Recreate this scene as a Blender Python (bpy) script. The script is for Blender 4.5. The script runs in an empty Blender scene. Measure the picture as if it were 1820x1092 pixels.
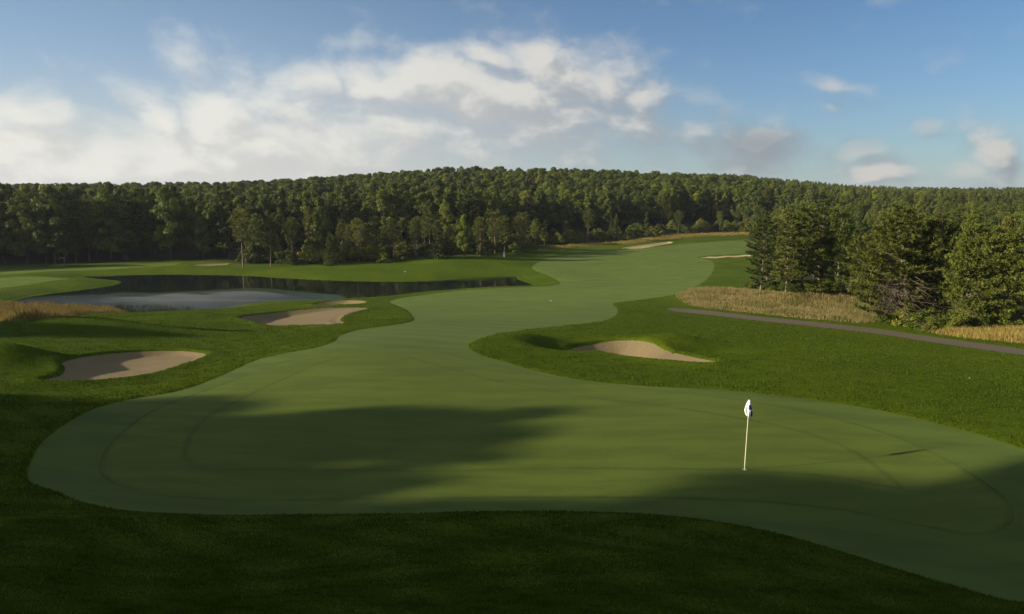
import bpy, math, random
import numpy as np
from mathutils import Vector

# ------------------------------------------------------------------ basics
rng = np.random.default_rng(11)
random.seed(5)
S = bpy.context.scene
COL = S.collection
PW, PH, F = 1820.0, 1092.0, 1300.0          # photograph frame and focal length in its pixels
CAMZ = 7.7
HOR = 355.0
PITCH = math.atan((PH / 2 - HOR) / F)
cp, sp_ = math.cos(PITCH), math.sin(PITCH)
CAM = np.array([0.0, 0.0, CAMZ])

def ray(px, py):
    px = np.asarray(px, float); py = np.asarray(py, float)
    x = (px - PW / 2) / F
    yv = -(py - PH / 2) / F
    d = np.stack([x, cp + yv * sp_, -sp_ + yv * cp], -1)
    return d / np.linalg.norm(d, axis=-1, keepdims=True)

def project(x, y, z):
    dz = z - CAMZ
    f = y * cp - dz * sp_
    u = y * sp_ + dz * cp
    f = np.maximum(f, 1e-3)
    return PW / 2 + F * x / f, PH / 2 - F * u / f, f

# ------------------------------------------------------------------ terrain
SH = 40.0
def warp(x, y):
    w = np.maximum(y + SH, 2.0)
    return np.stack([x / w * 1.6, np.log(w)], -1)

HW = -9.0                                     # lake level
CTRL_PX = [  # pixel x, pixel y, height relative to the green
 (60,850,.15),(400,912,0),(1000,906,0),(1500,978,0),(1820,1068,.1),(310,695,.05),(600,605,-.25),(840,615,-.25),(1340,697,.1),
 (1820,797,.2),(900,760,-.05),(600,760,0),(1200,830,0),(250,850,.1),
 (0,850,.5),(0,950,.8),(300,1000,.7),(0,760,.5),(100,720,.3),(0,690,.35),(300,670,-.45),(450,620,-1.25),(230,650,-1.0),(0,600,-1.0),(200,592,-1.5),
 (330,566,-3.1),(0,578,-2.6),(100,560,-6.8),(100,545,-8.3),(540,590,-2.3),(550,565,-4.0),(680,560,-4.0),(600,540,-6.2),(700,545,-5.2),(800,560,-3.9),
 (900,545,-4.9),(800,522,-7.4),(950,515,-8.0),(1000,500,-8.3),(1085,545,-4.9),(1090,565,-3.3),(950,585,-1.9),(1130,598,-1.5),(1130,625,-.9),
 (1300,650,-.5),(1400,620,-1.7),(1600,680,-.3),(1820,700,-.3),(1820,625,-2.9),(1600,590,-4.3),(1400,567,-5.0),(1200,552,-5.5),(1450,525,-5.2),
 (1280,518,-6.4),(1350,515,-6.7),(1600,570,-5.0),(1820,580,-4.0),(1150,500,-8.3),(1260,470,-8.0),(1000,470,-8.1),(1100,450,-7.2),(1300,430,-5.9),
 (1150,437,-6.3),(950,447,-6.7),(1250,418,-5.0),(500,482,-8.4),(650,474,-7.8),(800,463,-7.0),(440,475,-8.1),(300,470,-8.0),(100,472,-8.0),
 (0,480,-8.4),(0,502,-8.5),(100,510,-8.7),(400,487,-8.8),(1000,440,-6.5),(700,490,-8.6)]
CTRL_W = [  # world x, y, height
 (0,0,5.6),(-20,0,5.2),(20,0,5.2),(0,-30,8),(-40,-20,7),(40,-20,7),(0,8.5,2.35),(0,13,.95),(-9,13,1.35),(9,10,1.3),
 (-70,60,-4),(-80,20,1),(80,20,1),(70,60,-2.5),(80,110,-6),(120,150,-6),(80,200,-7.5),(60,160,-7.8),
 (-120,100,-8),(-150,160,-8),
 (-160,230,-6),(-60,225,-6),(30,250,-5.5),(100,260,-6),(160,210,-6),
 (-220,300,-2),(-100,300,-1.5),(0,310,0),(60,320,-.5),(120,330,-2),(220,320,-3),
 (-250,400,0),(-190,400,1),(-120,400,3.5),(-30,390,9.6),(60,400,8.2),(150,420,4.5),(260,420,-2),(380,450,-1),
 (-300,600,2),(-100,600,9),(100,600,12),(250,560,3),(380,600,3),(500,620,5),
 (-500,900,4),(-100,900,12),(100,900,20),(270,900,23),(420,900,10),(700,900,8),
 (0,1500,5),(-800,1500,0),(800,1500,5),(0,3000,0),(-1500,3000,0),(1500,3000,0)]

pts, hs = [], []
for px, py, h in CTRL_PX:
    d = ray(px, py); t = (h - CAMZ) / d[2]
    pts.append((d[0] * t, d[1] * t)); hs.append(h)
for x, y, h in CTRL_W:
    pts.append((x, y)); hs.append(h)
pts = np.array(pts); hs = np.array(hs)
CW = warp(pts[:, 0], pts[:, 1])
def _k(r2): return 0.5 * r2 * np.log(r2 + 1e-12)
n = len(hs)
A = np.zeros((n + 3, n + 3))
A[:n, :n] = _k(((CW[:, None] - CW[None]) ** 2).sum(-1)) + np.eye(n) * 0.0012
A[:n, n] = 1; A[:n, n + 1:] = CW
A[n:, :n] = A[:n, n:].T
TPSW = np.linalg.solve(A, np.concatenate([hs, np.zeros(3)]))

BUMPS = []   # x, y, sx, sy, amp, rot
def h_base(x, y):
    x = np.asarray(x, float); y = np.asarray(y, float)
    shp = x.shape; x = x.ravel(); y = y.ravel()
    out = np.empty(len(x))
    for i in range(0, len(x), 20000):
        w = warp(x[i:i + 20000], y[i:i + 20000])
        r2 = (w[:, 0:1] - CW[None, :, 0]) ** 2 + (w[:, 1:2] - CW[None, :, 1]) ** 2
        out[i:i + 20000] = _k(r2) @ TPSW[:n] + TPSW[n] + w @ TPSW[n + 1:]
    for bx, by, sx, sy, amp, rot in BUMPS:
        c, s = math.cos(rot), math.sin(rot)
        dx, dy = x - bx, y - by
        a, b = (dx * c + dy * s) / sx, (-dx * s + dy * c) / sy
        out += amp * np.exp(-np.minimum(a * a + b * b, 60))
    return out.reshape(shp)

TS = np.concatenate([np.geomspace(6, 60, 500), np.geomspace(60.1, 1500, 900)])
def at(px, py, hf=None):
    """point of the ground seen at a pixel of the photograph"""
    hf = hf or h_base
    px = np.atleast_1d(np.asarray(px, float)); py = np.atleast_1d(np.asarray(py, float))
    d = ray(px, py); out = np.zeros((len(px), 3))
    P = CAM + d[:, None, :] * TS[None, :, None]
    g = P[..., 2] - hf(P[..., 0], P[..., 1])
    for i in range(len(px)):
        k = np.argmax(g[i] < 0)
        if g[i, k] >= 0: k = len(TS) - 1
        k = max(k, 1)
        a, b = g[i, k - 1], g[i, k]
        f = a / (a - b) if a != b else 0
        f = min(max(f, 0), 1)
        out[i] = P[i, k - 1] * (1 - f) + P[i, k] * f
    return out

def on_plane(px, py, h):
    d = ray(px, py); t = (h - CAMZ) / d[..., 2]
    return d * t[..., None] + CAM

def bump(px, py, sx, sy, amp, rot=0.0):
    p = at(px, py)[0]
    NEWB.append((p[0], p[1], sx, sy, amp, rot))
NEWB = []
bump(14, 642, 2.4, 2.2, .9)          # mound that shades the near left bunker
bump(120, 588, 7, 3.0, 1.0, .15)
bump(330, 566, 6, 4, .3)
bump(385, 564, 2.4, 4.0, .22)         # ridge left of the middle bunker
bump(560, 553, 8, 3, .3)
bump(700, 575, 5, 4, .35)
bump(935, 605, 2.2, 2.8, .5)
bump(992, 612, 2.0, 1.7, -.7)         # lip left of the bunker on the right
bump(1085, 612, 2.9, 2.6, -.75)
bump(1195, 606, 2.4, 2.2, .5)
bump(1275, 621, 2.8, 2.2, -.75)
bump(1400, 655, 6, 3, .35)
bump(1560, 640, 9, 5, .4)
bump(1700, 690, 5, 3, .25)
bump(1440, 535, 8, 4.5, 1.7)
bump(1275, 530, 5, 3.5, 1.0)
bump(600, 484, 12, 5, .5)
bump(840, 470, 12, 6, .6)
bump(945, 494, 5, 4, .3)
bump(150, 490, 10, 3, .4)
bump(60, 940, 2.2, 1.2, .18)
bump(520, 960, 2.2, .9, .16)
bump(850, 985, 2.5, .9, .14)
bump(1150, 1000, 2.5, .8, .12)
bump(300, 930, 1.6, .7, .12)
BUMPS = NEWB

# ------------------------------------------------------------------ outlines
def smooth(P, k=6):
    P = np.asarray(P, float); m = len(P); out = []
    for i in range(m):
        p0, p1, p2, p3 = P[i - 1], P[i], P[(i + 1) % m], P[(i + 2) % m]
        for j in range(k):
            t = j / k
            out.append(.5 * (2 * p1 + (p2 - p0) * t + (2 * p0 - 5 * p1 + 4 * p2 - p3) * t * t + (3 * p1 - p0 - 3 * p2 + p3) * t ** 3))
    return np.array(out)

def outline(px, k=5, hf=None):
    q = smooth(px, k)
    return at(q[:, 0], q[:, 1], hf)[:, :2]

def sdf(poly, x, y, margin=20.0, far=50.0):
    """signed distance to a closed polygon, negative inside"""
    x = np.asarray(x, float); y = np.asarray(y, float); shp = x.shape
    x = x.ravel(); y = y.ravel()
    out = np.full(len(x), far)
    lo = poly.min(0) - margin; hi = poly.max(0) + margin
    sel = np.where((x > lo[0]) & (x < hi[0]) & (y > lo[1]) & (y < hi[1]))[0]
    A_ = poly; B_ = np.roll(poly, -1, 0); E = B_ - A_
    L2 = np.maximum((E ** 2).sum(1), 1e-9)
    for i in range(0, len(sel), 20000):
        s = sel[i:i + 20000]
        X = x[s, None]; Y = y[s, None]
        t = np.clip(((X - A_[:, 0]) * E[:, 0] + (Y - A_[:, 1]) * E[:, 1]) / L2, 0, 1)
        d = np.sqrt(((X - A_[:, 0] - t * E[:, 0]) ** 2 + (Y - A_[:, 1] - t * E[:, 1]) ** 2).min(1))
        c = ((A_[:, 1] > Y) != (B_[:, 1] > Y)) & (X < E[:, 0] * (Y - A_[:, 1]) / np.where(E[:, 1] == 0, 1e-9, E[:, 1]) + A_[:, 0])
        out[s] = np.where(c.sum(1) % 2 == 1, -d, d)
    return np.minimum(out, far).reshape(shp)

FAIRWAY_PX = [(50,845),(55,820),(75,785),(110,757),(160,728),(230,708),(310,695),(380,672),(450,641),(490,630),(560,617),(596,605),(604,596),(640,585),(700,577),
 (733,570),(734,562),(722,550),(702,542),(693,537),(702,532),(730,527),(790,518),(830,514),(900,511.5),(955,509.5),(985,506),(996,501),(980,492),(955,482),(945,476),
 (950,470),(965,462),(985,458),(1040,450),(1080,446.5),(1150,440.5),(1230,432.5),(1330,427.5),(1345,438),(1330,450),(1290,452.5),(1238,457.5),(1262,463),(1269,472),(1265,485),(1255,497),(1235,510),
 (1210,521),(1160,530),(1105,536.5),(1088,540),(1096,547),(1097,555),(1090,563),(1070,570),(1020,577),(940,585),(880,594),(845,604),(832,615),(850,628),(900,643),
 (960,660),(1040,675),(1150,685),(1260,690),(1340,697),(1430,707),(1530,722),(1620,740),(1700,760),(1770,780),(1820,797),(1950,850),(2030,930),(1980,1060),(1820,1068),
 (1700,1040),(1600,1010),(1500,978),(1400,950),(1300,928),(1200,915),(1100,908),(1000,906),(850,906),(700,910),(500,912),(350,912),(220,905),(150,890),(95,868),(62,858)]
GREEN_PX = [(175,830),(185,800),(215,765),(270,728),(340,700),(430,668),(510,640),(580,625),(640,619),(700,618),(780,624),(860,643),(960,665),(1080,683),(1200,695),
 (1320,709),(1440,731),(1560,762),(1650,797),(1730,840),(1790,885),(1800,925),(1740,948),(1650,935),(1500,905),(1350,890),(1200,884),(1000,882),(800,884),(600,886),(450,886),(300,880),(215,862),(182,845)]
BUNKERS_PX = {
 'near': [(75,678),(108,668),(116,655),(112,645),(150,635),(220,627),(300,624),(350,627),(366,632),(345,642),(300,657),(260,668),(200,676),(140,680)],
 'middle': [(428,565),(480,557),(560,549),(620,547.5),(652,549),(640,553),(615,560),(604,569),(607,577),(540,579.5),(478,580),(455,573)],
 'small': [(558,541.5),(580,537),(620,534.5),(648,536),(646,540),(610,542.5),(575,543.5)],
 'beside': [(1013,622),(1050,613),(1090,607),(1130,606),(1160,611),(1185,624),(1230,635),(1274,644.5),(1255,647),(1190,643),(1120,636),(1060,627)],
 'far': [(1103,441.5),(1140,436),(1185,430),(1196,431.5),(1170,436.5),(1135,442)],
 'tongue': [(1245,457.8),(1280,455.4),(1330,453.4),(1332,455.6),(1285,458),(1250,459.2)],
 'pond': [(338,472.5),(360,470),(405,469),(395,472.5),(360,474)],
}
PATH_PX = [(1186,549),(1200,547.5),(1260,552.5),(1340,561.5),(1450,572.5),(1560,584.5),(1680,601.5),(1820,620),(1960,641),(1960,655),(1820,631.5),(1680,611.5),(1560,593),(1450,580.5),(1340,569),(1260,559.5),(1205,554)]
LAKE_PX = [(0,541),(60,526),(130,517),(195,508),(206,501),(170,497),(140,493),(180,490),(300,488),(430,489.5),(520,495),(640,499.5),(760,499.5),(850,493),(915,490.5),
 (928,497),(945,503),(953,508),(880,511),(820,515),(760,520),(700,527),(640,531),(560,534),(480,538),(430,545),(400,551),(340,557),(230,556),(200,552),(140,549),(60,545)]
POLY = {}
POLY['fairway'] = outline(FAIRWAY_PX, 5)
POLY['green'] = outline(GREEN_PX, 6)
for k_, v_ in BUNKERS_PX.items(): POLY['b_' + k_] = outline(v_, 5)
POLY['path'] = outline(PATH_PX, 4)
q = smooth(LAKE_PX, 4)
POLY['lake'] = on_plane(q[:, 0], q[:, 1], HW)[:, :2]
FARGREEN_PX = {
 'tee': [(-60,497),(0,495),(60,493),(112,495),(125,497),(80,503),(0,514),(-60,522)],
 'strip': [(-40,482),(60,477),(160,474),(300,467),(318,469),(290,474),(200,479),(100,483),(30,487),(-40,489)],
}
for k_, v_ in FARGREEN_PX.items(): POLY['g_' + k_] = outline(v_, 5)
DRY_PX = {
 'mound': [(1200,524),(1240,513),(1290,514),(1400,520),(1440,514),(1500,517),(1550,529),(1575,548),(1570,566),(1545,575),(1450,569),(1340,558),(1260,549),(1225,543)],
 'right': [(1640,588),(1700,586),(1740,582),(1820,574),(1960,560),(1960,632),(1820,612),(1700,600)],
 'shore': [(-90,533),(0,533),(100,536),(212,542),(222,549),(150,560),(60,570),(-90,574)],
 'ridge': [(972,441),(1020,436),(1100,431),(1180,420),(1240,417),(1340,414),(1345,418),(1250,421),(1200,425),(1120,434),(1050,438),(985,443)],
}
for k_, v_ in DRY_PX.items(): POLY['d_' + k_] = outline(v_, 5)

def sstep(a, b, v):
    t = np.clip((v - a) / (b - a), 0, 1); return t * t * (3 - 2 * t)

BNAMES = [k_ for k_ in POLY if k_.startswith('b_')]
BDEPTH = {'b_near': .18, 'b_middle': .18, 'b_small': .4, 'b_beside': .5, 'b_far': .5, 'b_tongue': .5, 'b_pond': .4}
def h_full(x, y, parts=False):
    x = np.asarray(x, float); y = np.asarray(y, float)
    h = h_base(x, y)
    D = {}
    D['lake'] = sdf(POLY['lake'], x, y, 45, 60)
    l = D['lake']
    out = HW + .12 + .10 * np.maximum(l, 0)
    w = sstep(0, 16, l)
    hh = out * (1 - w) + np.maximum(h, HW + .3) * w
    ins = HW - np.minimum(.25 + .25 * np.abs(l), 2.5)
    near = l < 59
    edge = sstep(-.35, .12, l)
    h = np.where(near, ins * (1 - edge) + hh * edge, h)
    for b in BNAMES:
        s = sdf(POLY[b], x, y, 12); D[b] = s
        h = h - np.where(s < 0, np.minimum(BDEPTH[b], .30 * -s), 0)
        if b in ('b_middle', 'b_near'):      # raked floor, tilted towards the sun so the sand catches more light
            k_ = .07 if b == 'b_middle' else .04
            h = h + np.where(s < 0, k_ * (x - POLY[b][:, 0].mean()) * np.clip(-s / .9, 0, 1), 0)
        h = h + np.where(s > 0, .15 * np.exp(-(s / .9) ** 2) * sstep(0, .3, s), 0)
    for k_ in ('fairway', 'green', 'path', 'g_tee', 'g_strip'):
        D[k_] = sdf(POLY[k_], x, y, 15)
    for k_ in ('fairway', 'path', 'g_tee', 'g_strip'):
        s = D[k_]
        h = h - np.where(s < .3, .05 * (1 - sstep(0, .3, s)), 0)
    return (h, D) if parts else h

# ------------------------------------------------------------------ materials
class NT:
    def __init__(self, tree): self.t = tree; self.n = tree.nodes; self.l = tree.links
    def new(self, typ, **kw):
        nd = self.n.new(typ)
        for k_, v_ in kw.items():
            if k_.startswith('i_'):
                key = k_[2:]
                key = int(key) if key.isdigit() else key.replace('_', ' ')
                self.set(nd.inputs[key], v_)
            else: setattr(nd, k_, v_)
        return nd
    def set(self, sock, v):
        if isinstance(v, bpy.types.NodeSocket): self.l.new(v, sock)
        else: sock.default_value = v
    def math(self, op, a, b=None, c=None, clamp=False):
        nd = self.n.new('ShaderNodeMath'); nd.operation = op; nd.use_clamp = clamp
        self.set(nd.inputs[0], a)
        if b is not None: self.set(nd.inputs[1], b)
        if c is not None: self.set(nd.inputs[2], c)
        return nd.outputs[0]
    def mix(self, f, a, b):
        nd = self.n.new('ShaderNodeMix'); nd.data_type = 'RGBA'
        self.set(nd.inputs[0], f)
        self.set(nd.inputs[6], a if isinstance(a, bpy.types.NodeSocket) else (*a, 1))
        self.set(nd.inputs[7], b if isinstance(b, bpy.types.NodeSocket) else (*b, 1))
        return nd.outputs[2]
    def noise(self, vec, scale, detail=4, rough=.55, dist=0.0):
        nd = self.n.new('ShaderNodeTexNoise')
        if vec is not None: self.l.new(vec, nd.inputs['Vector'])
        nd.inputs['Scale'].default_value = scale; nd.inputs['Detail'].default_value = detail
        nd.inputs['Roughness'].default_value = rough; nd.inputs['Distortion'].default_value = dist
        return nd.outputs[0]
    def ramp(self, v, lo, hi):
        nd = self.n.new('ShaderNodeMapRange'); nd.interpolation_type = 'SMOOTHSTEP'
        self.set(nd.inputs[0], v); nd.inputs[1].default_value = lo; nd.inputs[2].default_value = hi
        return nd.outputs[0]
    def attr(self, name):
        nd = self.n.new('ShaderNodeAttribute'); nd.attribute_name = name
        return nd.outputs['Fac']
    def obj(self): return self.n.new('ShaderNodeTexCoord').outputs['Object']
    def geo(self): return self.n.new('ShaderNodeNewGeometry').outputs['Position']
    def bump(self, h, strength, dist):
        nd = self.n.new('ShaderNodeBump'); self.set(nd.inputs['Height'], h)
        nd.inputs['Strength'].default_value = strength; nd.inputs['Distance'].default_value = dist
        return nd.outputs[0]

def material(name):
    m = bpy.data.materials.new(name); m.use_nodes = True
    t = NT(m.node_tree)
    b = m.node_tree.nodes['Principled BSDF']
    return m, t, b

def stretched(t, sx, sy, sz=1.0, rot=0.0):
    mp = t.new('ShaderNodeMapping'); t.l.new(t.geo(), mp.inputs[0])
    mp.inputs['Scale'].default_value = (sx, sy, sz); mp.inputs['Rotation'].default_value = (0, 0, rot)
    return mp.outputs[0]

def m_rough():
    m, t, b = material('rough_turf')
    p = t.geo()
    n1 = t.noise(p, .12, 4); n2 = t.noise(p, 1.6, 5, .65); n3 = t.noise(p, 11, 4, .7)
    c = t.mix(t.ramp(n1, .35, .68), (.052, .084, .0030), (.080, .108, .0040))
    c = t.mix(t.math('MULTIPLY', t.ramp(n2, .42, .72), .55), c, (.040, .068, .0028))
    c = t.mix(t.math('MULTIPLY', t.ramp(n3, .5, .75), .55), c, (.096, .120, .006))
    dry = t.attr('dry'); wood = t.attr('wood')
    dn = t.noise(p, .7, 5, .65)
    c = t.mix(t.math('MULTIPLY', dry, .8), c, t.mix(dn, (.12, .095, .035), (.07, .085, .015)))
    c = t.mix(wood, c, t.mix(dn, (.045, .035, .018), (.03, .045, .012)))
    t.set(b.inputs['Base Color'], c); b.inputs['Roughness'].default_value = .85
    b.inputs['Specular IOR Level'].default_value = .04
    hgt = t.math('ADD', t.math('MULTIPLY', n3, .5), t.math('MULTIPLY', t.noise(p, 38, 3, .7), .5))
    t.set(b.inputs['Normal'], t.bump(t.math('ADD', hgt, t.math('MULTIPLY', n2, 2.0)), .55, .06))
    return m

def m_turf(name, lite, dark, stripe, edge=None, sheen=.02, far=None):
    m, t, b = material(name)
    p = t.geo()
    n1 = t.noise(p, .09, 4); n2 = t.noise(stretched(t, .35, 1.4, 1, .12), .8, 5, .6); n3 = t.noise(p, 15, 5, .75)
    c = t.mix(t.ramp(n1, .3, .7), dark, lite)
    if far:  # paler farther off: drier grass, plus the brighter light there put into the colour
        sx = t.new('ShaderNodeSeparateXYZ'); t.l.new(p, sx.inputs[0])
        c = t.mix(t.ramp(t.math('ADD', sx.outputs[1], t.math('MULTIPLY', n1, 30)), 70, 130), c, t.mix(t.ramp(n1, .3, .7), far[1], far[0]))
    c = t.mix(t.math('MULTIPLY', t.ramp(n2, .36, .66), .75), c, tuple(v * .78 for v in dark))
    c = t.mix(t.math('MULTIPLY', t.ramp(n3, .48, .75), .34), c, tuple(v * 1.35 for v in lite))
    if stripe:
        wv = t.new('ShaderNodeTexWave'); wv.wave_type = 'BANDS'; wv.bands_direction = 'DIAGONAL'
        t.l.new(stretched(t, *stripe), wv.inputs[0]); wv.inputs['Scale'].default_value = 1
        wv.inputs['Distortion'].default_value = .6; wv.inputs['Detail'].default_value = 2
        c = t.mix(t.math('MULTIPLY', t.ramp(wv.outputs[1], .3, .7), .16), c, tuple(v * 1.5 for v in lite))
    if edge:
        a = t.attr('edge')
        wob = t.math('MULTIPLY', t.math('SUBTRACT', t.noise(p, 1.2, 3), .5), .25)
        a = t.math('ADD', a, wob)
        fade_ = t.math('ADD', .5, t.math('MULTIPLY', t.ramp(t.noise(p, .5, 3), .35, .65), .5))
        for pos, wid, amt in edge:
            f = t.math('SUBTRACT', 1.0, t.math('DIVIDE', t.math('ABSOLUTE', t.math('SUBTRACT', a, pos)), wid), clamp=True)
            c = t.mix(t.math('MULTIPLY', t.math('MULTIPLY', f, fade_), amt), c, tuple(v * .45 for v in dark))
    t.set(b.inputs['Base Color'], c); b.inputs['Roughness'].default_value = .72
    b.inputs['Specular IOR Level'].default_value = .05
    b.inputs['Sheen Weight'].default_value = sheen; b.inputs['Sheen Roughness'].default_value = .5
    b.inputs['Sheen Tint'].default_value = (.9, .95, .4, 1)
    t.set(b.inputs['Normal'], t.bump(t.math('ADD', n3, t.math('MULTIPLY', n2, 1.5)), .4, .02))
    return m

def m_sand(name='bunker_sand', k=1.0):
    m, t, b = material(name)
    p = t.geo()
    n1 = t.noise(p, .5, 4); n2 = t.noise(stretched(t, 1, 3.2, 1, .3), 2.2, 5, .6, .8); n3 = t.noise(p, 30, 3)
    c = t.mix(n1, (.190 * k, .140 * k, .066 * k), (.245 * k, .182 * k, .090 * k))
    c = t.mix(t.math('MULTIPLY', t.ramp(n2, .5, .7), .3), c, (.14 * k, .100 * k, .050 * k))
    t.set(b.inputs['Base Color'], c); b.inputs['Roughness'].default_value = .95; b.inputs['Specular IOR Level'].default_value = .1
    rk = t.new('ShaderNodeTexWave'); rk.wave_type = 'BANDS'; t.l.new(stretched(t, .8, 1.0, 1, .5), rk.inputs[0])
    rk.inputs['Scale'].default_value = 1.1; rk.inputs['Distortion'].default_value = 3.5; rk.inputs['Detail'].default_value = 3
    t.set(b.inputs['Normal'], t.bump(t.math('ADD', t.math('ADD', t.math('MULTIPLY', n2, 1.6), t.math('MULTIPLY', rk.outputs[1], .10)), t.math('MULTIPLY', n3, .3)), .6, .07))
    return m

def m_path():
    m, t, b = material('path_asphalt')
    p = t.geo()
    n1 = t.noise(p, .6, 4); n3 = t.noise(p, 45, 3)
    c = t.mix(n1, (.108, .083, .053), (.145, .115, .078))
    c = t.mix(t.math('MULTIPLY', n3, .3), c, (.15, .12, .095))
    t.set(b.inputs['Base Color'], c); b.inputs['Roughness'].default_value = .9; b.inputs['Specular IOR Level'].default_value = .08
    t.set(b.inputs['Normal'], t.bump(n3, .3, .01))
    return m

def m_water():
    m, t, b = material('lake_water')
    b.inputs['Base Color'].default_value = (.010, .014, .010, 1)
    b.inputs['Roughness'].default_value = .045; b.inputs['IOR'].default_value = 1.33
    w1 = t.noise(stretched(t, .5, 1.6), 1.0, 4, .6); w2 = t.noise(stretched(t, .06, .2), 1.0, 3)
    rf = t.math('MULTIPLY', t.attr('ruffle'), t.ramp(t.noise(stretched(t, .05, .12), 1.0, 4), .30, .55))
    amp = t.math('ADD', t.math('MULTIPLY', t.ramp(w2, .4, .65), .10), t.math('MULTIPLY', rf, 4.5))
    w3 = t.noise(stretched(t, 1.2, 2.6), 1.6, 4, .6)
    t.set(b.inputs['Normal'], t.bump(t.math('MULTIPLY', t.math('ADD', w1, w3), amp), 1.0, .06))
    t.set(b.inputs['Roughness'], t.math('ADD', .035, t.math('MULTIPLY', rf, .16)))
    return m

def m_leaf(name, dark, lite, alt, transl=.28):
    m, t, b = material(name)
    oi = t.new('ShaderNodeObjectInfo').outputs['Random']
    tone = t.attr('tone')
    c = t.mix(tone, dark, lite)
    c = t.mix(t.math('MULTIPLY', t.ramp(oi, .35, 1.0), .75), c, alt)
    hsv = t.new('ShaderNodeHueSaturation')
    fr = t.math('FRACT', t.math('MULTIPLY', oi, 7.31))
    t.set(hsv.inputs['Value'], t.math('ADD', .60, t.math('MULTIPLY', fr, .85)))
    t.set(hsv.inputs['Color'], c)
    c = hsv.outputs[0]
    t.set(b.inputs['Base Color'], c); b.inputs['Roughness'].default_value = .62
    b.inputs['Specular IOR Level'].default_value = .25
    tr = t.new('ShaderNodeBsdfTranslucent'); t.set(tr.inputs[0], c)
    mx = t.new('ShaderNodeMixShader'); mx.inputs[0].default_value = transl
    t.l.new(b.outputs[0], mx.inputs[1]); t.l.new(tr.outputs[0], mx.inputs[2])
    t.l.new(mx.outputs[0], m.node_tree.nodes['Material Output'].inputs[0])
    return m

def m_bark(name, a, c2):
    m, t, b = material(name)
    o = t.obj()
    mp = t.new('ShaderNodeMapping'); t.l.new(o, mp.inputs[0]); mp.inputs['Scale'].default_value = (5, 5, 1.2)
    n1 = t.noise(mp.outputs[0], 2.5, 5, .65)
    t.set(b.inputs['Base Color'], t.mix(n1, a, c2)); b.inputs['Roughness'].default_value = .9
    t.set(b.inputs['Normal'], t.bump(n1, .7, .04))
    return m

def m_blade(name, cols, transl=.3):
    m, t, b = material(name)
    tone = t.attr('tone'); p = t.geo()
    big = t.noise(p, .35, 3)
    c = t.mix(tone, cols[0], cols[1])
    c = t.mix(t.math('MULTIPLY', t.ramp(big, .4, .65), .6), c, cols[2])
    c = t.mix(t.math('MULTIPLY', t.ramp(t.noise(stretched(t, 1.0, 2.2), 1.7, 5, .65), .42, .64), .7), c, tuple(v * .62 for v in cols[0]))
    t.set(b.inputs['Base Color'], c); b.inputs['Roughness'].default_value = .7; b.inputs['Specular IOR Level'].default_value = .06
    tr = t.new('ShaderNodeBsdfTranslucent'); t.set(tr.inputs[0], c)
    mx = t.new('ShaderNodeMixShader'); mx.inputs[0].default_value = transl
    t.l.new(b.outputs[0], mx.inputs[1]); t.l.new(tr.outputs[0], mx.inputs[2])
    t.l.new(mx.outputs[0], m.node_tree.nodes['Material Output'].inputs[0])
    return m

def m_plain(name, col, rough=.5, var=.15):
    m, t, b = material(name)
    n1 = t.noise(t.obj(), 9, 4)
    t.set(b.inputs['Base Color'], t.mix(n1, tuple(v * (1 - var) for v in col), col)); b.inputs['Roughness'].default_value = rough
    return m

M = {}
M['rough'] = m_rough()
M['green'] = m_turf('green_turf', (.098, .127, .016), (.081, .108, .016), None, [(0.0, .20, .85), (-2.3, .16, .55)], .012)
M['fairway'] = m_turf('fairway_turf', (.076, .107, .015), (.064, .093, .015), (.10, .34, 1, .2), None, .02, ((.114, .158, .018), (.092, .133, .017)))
M['sand'] = m_sand(); M['sand_pale'] = m_sand('dry_pale_sand', 2.1); M['path'] = m_path(); M['water'] = m_water()
M['leaf'] = m_leaf('broadleaf_foliage', (.040, .060, .006), (.108, .136, .012), (.140, .152, .013))
M['leaf_yellow'] = m_leaf('yellow_green_foliage', (.085, .100, .010), (.175, .165, .018), (.13, .14, .016))
M['needle'] = m_leaf('pine_needles', (.060, .080, .011), (.160, .178, .022), (.150, .150, .024), .26)
M['needle_dark'] = m_leaf('dark_pine_needles', (.038, .056, .009), (.090, .112, .014), (.100, .108, .017), .222)
M['bark'] = m_bark('grey_bark', (.04, .030, .022), (.10, .08, .06))
M['bark_pale'] = m_bark('pale_pine_bark', (.10, .072, .048), (.24, .18, .125))
M['blade'] = m_blade('rough_grass_blades', ((.050, .086, .0045), (.096, .126, .0075), (.074, .098, .0055)))
M['fescue'] = m_blade('dry_fescue', ((.20, .16, .048), (.48, .37, .155), (.115, .135, .028)))
M['fescue_shore'] = m_blade('orange_tawny_grass', ((.13, .105, .026), (.38, .245, .075), (.12, .110, .022)))
M['reed'] = m_blade('dark_reeds', ((.020, .028, .008), (.05, .058, .016), (.03, .034, .01)))
M['fescue_gold'] = m_blade('golden_fescue', ((.25, .19, .042), (.52, .38, .115), (.28, .225, .050)))

# ------------------------------------------------------------------ mesh helpers
def new_mesh(name, verts, faces, mat=None, attrs=None, smooth_=False):
    verts = np.asarray(verts, np.float32); faces = np.asarray(faces, np.int32)
    k = faces.shape[1]
    me = bpy.data.meshes.new(name)
    me.vertices.add(len(verts)); me.vertices.foreach_set('co', verts.ravel())
    me.loops.add(faces.size); me.loops.foreach_set('vertex_index', faces.ravel())
    me.polygons.add(len(faces))
    me.polygons.foreach_set('loop_start', np.arange(0, faces.size, k, dtype=np.int32))
    me.polygons.foreach_set('use_smooth', np.full(len(faces), smooth_, bool))
    for an, (dom, arr) in (attrs or {}).items():
        a = me.attributes.new(an, 'FLOAT', dom); a.data.foreach_set('value', np.asarray(arr, np.float32))
    me.update(calc_edges=True)
    if mat: me.materials.append(mat)
    return me

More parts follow.
